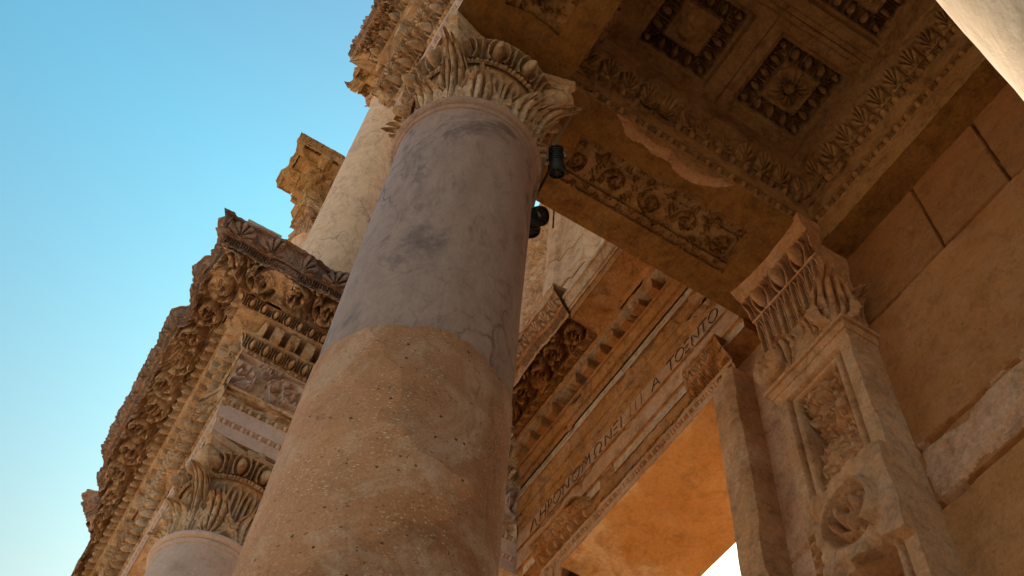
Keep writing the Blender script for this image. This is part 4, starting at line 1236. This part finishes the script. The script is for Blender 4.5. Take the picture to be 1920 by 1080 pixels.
up_ent('upper_entablature', 'upper entablature corner with a sunlit broken edge carried by the slender cream column', [(-7.38, 3.5), (-7.38, .62), (-2.4, .62), (-2.4, 3.5)], [M_upcar], 40, wear_up(.5, 2),
       [((-7.37, .63, 16.285), (-2.41, 1.25, 17.48)), ((-7.37, 1.26, 16.285), (-6.7, 3.5, 17.48)), ((-7.37, .63, 17.0), (-2.41, 3.5, 17.47))])
# upper wall behind
tUW = thing('upper_wall', 'pale broken wall of the upper storey with carved pilaster strip and chipped white mouldings', 'wall', (-6.8, 3.9, 9.0))
mb = MB()
mb.box((-13.2, 4.05, 8.9), (-7.95, 4.6, 16.3), .3); mb.box((-7.95, 4.05, 8.9), (-6.0, 4.6, 16.3), .3); mb.box((-6.0, 4.05, 8.9), (-3.9, 4.6, 11.6), .3); mb.box((-3.9, 4.05, 8.9), (3.6, 4.6, 16.3), .3); mb.box((-6.0, 4.05, 14.9), (-3.9, 4.6, 16.3), .3)
mb.build('wall_core', M_upper, tUW, .01)
mb = MB()
res = .016
X, Z = np.meshgrid(np.linspace(-7.95, -7.02, int(.93 / res)), np.linspace(9.0, 16.3, int(7.3 / res)), indexing='ij')
h = .04 * step(X + 7.93) + .03 * step(X + 7.83) * step(-7.14 - X) * -1
h += step(X + 7.80, .02) * step(-7.17 - X, .02) * (o_scroll(.09, 15, 1.1)(Z, X + 7.8, .62) * 1.1 + .03 * fbm2(X * 8, Z * 8, 3, 4))
mb.grid(np.stack([X, 3.86 - h, Z], -1)); mb.box((-7.95, 3.90, 9.0), (-7.02, 4.06, 16.3), .2)
mb.build('pilaster_strip', M_upper, tUW, .008)
mb = MB()
zs = np.array([9.0, 10.4, 11.2, 12.5, 13.3, 13.95, 14.35, 14.9, 16.3])
rng = random.Random(4)
for k in range(len(zs) - 1):     # chipped jamb mouldings, each course stepping a little
    x0 = -7.0; j = rng.uniform(-.03, .05)
    zz = np.linspace(zs[k] + .006, zs[k + 1] - .006, max(4, int((zs[k + 1] - zs[k]) / .03)))
    prof = [(x0, 4.06), (x0, 3.80 + j), (x0 + .10, 3.76 + j), (x0 + .20, 3.80 + j), (x0 + .22, 3.87 + j), (x0 + .46, 3.87 + j), (x0 + .50, 3.91 + j), (x0 + .82 + j * 2, 3.91 + j), (x0 + .95 + j * 3, 4.06)]
    P = np.zeros((len(prof), len(zz), 3))
    for i, (px, py) in enumerate(prof): P[i, :, 0] = px; P[i, :, 1] = py; P[i, :, 2] = zz
    mb.grid(P)
    for zz_ in (zz[0], zz[-1]):
        Q = np.stack([np.array([(px, py, zz_) for px, py in prof]), np.array([(px, 4.06, zz_) for px, py in prof])], 1)
        mb.grid(Q)
mb.build('jamb_moulding', M_upper, tUW, .012, 5)

# marble drum lying on the left cornice
tag_d = MB(); tag_d.cyl((-6.08, -.16, 9.11), (-6.09, .20, 9.11), .15, .16, 28, True, 0, 8)
od = tag_d.build('marble_drum', M_white_marb, None, .012, 6)
tag(od, 'short rounded pale marble drum lying on top of the broken left cornice', 'marble drum')

# ------------------------------------------------------------------ floodlights and bracket
def floodlight(pos, dirv, R, L, label, glass=True):
    pos, d = np.array(pos, float), np.array(dirv, float); d /= np.linalg.norm(d)
    t = thing('floodlight', label, 'floodlight', tuple(pos), 'black floodlights beside the central column')
    mb = MB()
    mb.cyl(pos - d * L, pos - d * L * .25, R * .72, R * .80, 28, True, 0, 3)
    for q in np.linspace(.45, .95, 6): mb.cyl(pos - d * L * q, pos - d * (L * q - .008), R * .86, R * .86, 28)
    mb.build('housing', M_black, t)
    mb = MB()
    a = np.cross(d, [0, 0, 1.0]); a /= np.linalg.norm(a); b = np.cross(d, a)
    th = np.linspace(0, 2 * np.pi, 36, endpoint=False)
    ring = np.cos(th)[:, None] * a + np.sin(th)[:, None] * b
    prof = [(.80, -.25 * L), (1.0, -.2 * L), (1.03, -.05 * L), (1.0, .012), (.9, .014), (.86, -.004)]
    mb.grid(np.stack([pos + d * o + ring * R * k for k, o in prof], 1), closed_u=True)
    bz = mb.build('bezel', M_black, t)
    mb = MB(); mb.cyl(pos - d * .012, pos - d * .004, R * .88, R * .88, 32); mb.build('glass', M_glass, bz)
    mb = MB()
    for k in range(4):
        an = k * np.pi / 4
        v = (math.cos(an) * a + math.sin(an) * b) * R * .88
        mb.tube([pos - v + d * .004, pos + v + d * .004], .0045, 6)
    mb.build('guard', M_black, bz)
    mb = MB()
    pts = [pos - d * L * .55 + a * R * 1.02 * math.cos(q) - np.array([0, 0, 0]) + (-d * .9 + np.array([0, 0, .3])) * R * 1.3 * math.sin(q) for q in np.linspace(0, np.pi, 14)]
    mb.tube(pts, .010, 8)
    mb.build('yoke', M_steel, t)
    return t
floodlight((-2.535, 1.385, 6.0), (-.3, .25, -.89), .055, .19, 'black floodlight tilted down just under the metal bracket, highest of the three')
floodlight((-2.67, 1.37, 5.62), (.67, .35, -.6), .060, .16, 'black floodlight with its round dark face outward, in the middle of the three')
floodlight((-2.69, 1.325, 5.44), (-.09, .12, -.91), .056, .15, 'lowest black floodlight, its cross guarded lens half hidden by the column edge')
mb = MB()
pts = np.array([(-2.405, 1.315, 6.90), (-2.455, 1.44, 6.93)])
def bar(mb, p, q, w, t_):
    p, q = np.array(p, float), np.array(q, float); d = (q - p) / np.linalg.norm(q - p)
    a = np.cross(d, [0, 0, 1.0]); a /= np.linalg.norm(a); b = np.cross(a, d)
    P = np.array([[c + a * w * s1 / 2 + b * t_ * s2 / 2 for c in (p, q)] for s1, s2 in ((-1, -1), (1, -1), (1, 1), (-1, 1))])
    mb.grid(P, closed_u=True)
    for c in (p, q): mb.grid(np.array([[c + a * w * -.5 + b * t_ * -.5, c + a * w * .5 + b * t_ * -.5], [c + a * w * -.5 + b * t_ * .5, c + a * w * .5 + b * t_ * .5]]))
bar(mb, (-2.41, 1.33, 6.86), (-2.43, 1.445, 6.86), .012, .05)
bar(mb, (-2.43, 1.44, 6.87), (-2.555, 1.36, 6.42), .03, .012)
bar(mb, (-2.555, 1.36, 6.42), (-2.56, 1.35, 6.26), .03, .012)
bar(mb, (-2.60, 1.33, 6.30), (-2.72, 1.33, 5.72), .022, .010)
ob = mb.build('metal_bracket', M_steel)
mb = MB()
q_ = np.linspace(0, 1, 30)
mb.tube(np.stack([-2.60 - .13 * q_ - .03 * np.sin(q_ * 3.1), 1.42 - .10 * q_, 6.55 - .95 * q_ - .05 * np.sin(q_ * 6)], -1), .008, 6)
oc_ = mb.build('lamp_cable', M_black)
tag(oc_, 'thin black cable sagging between the floodlights behind the column', 'cable')
tag(ob, 'thin bent metal strip hanging from the beam beside the column capital above the floodlights', 'bracket')
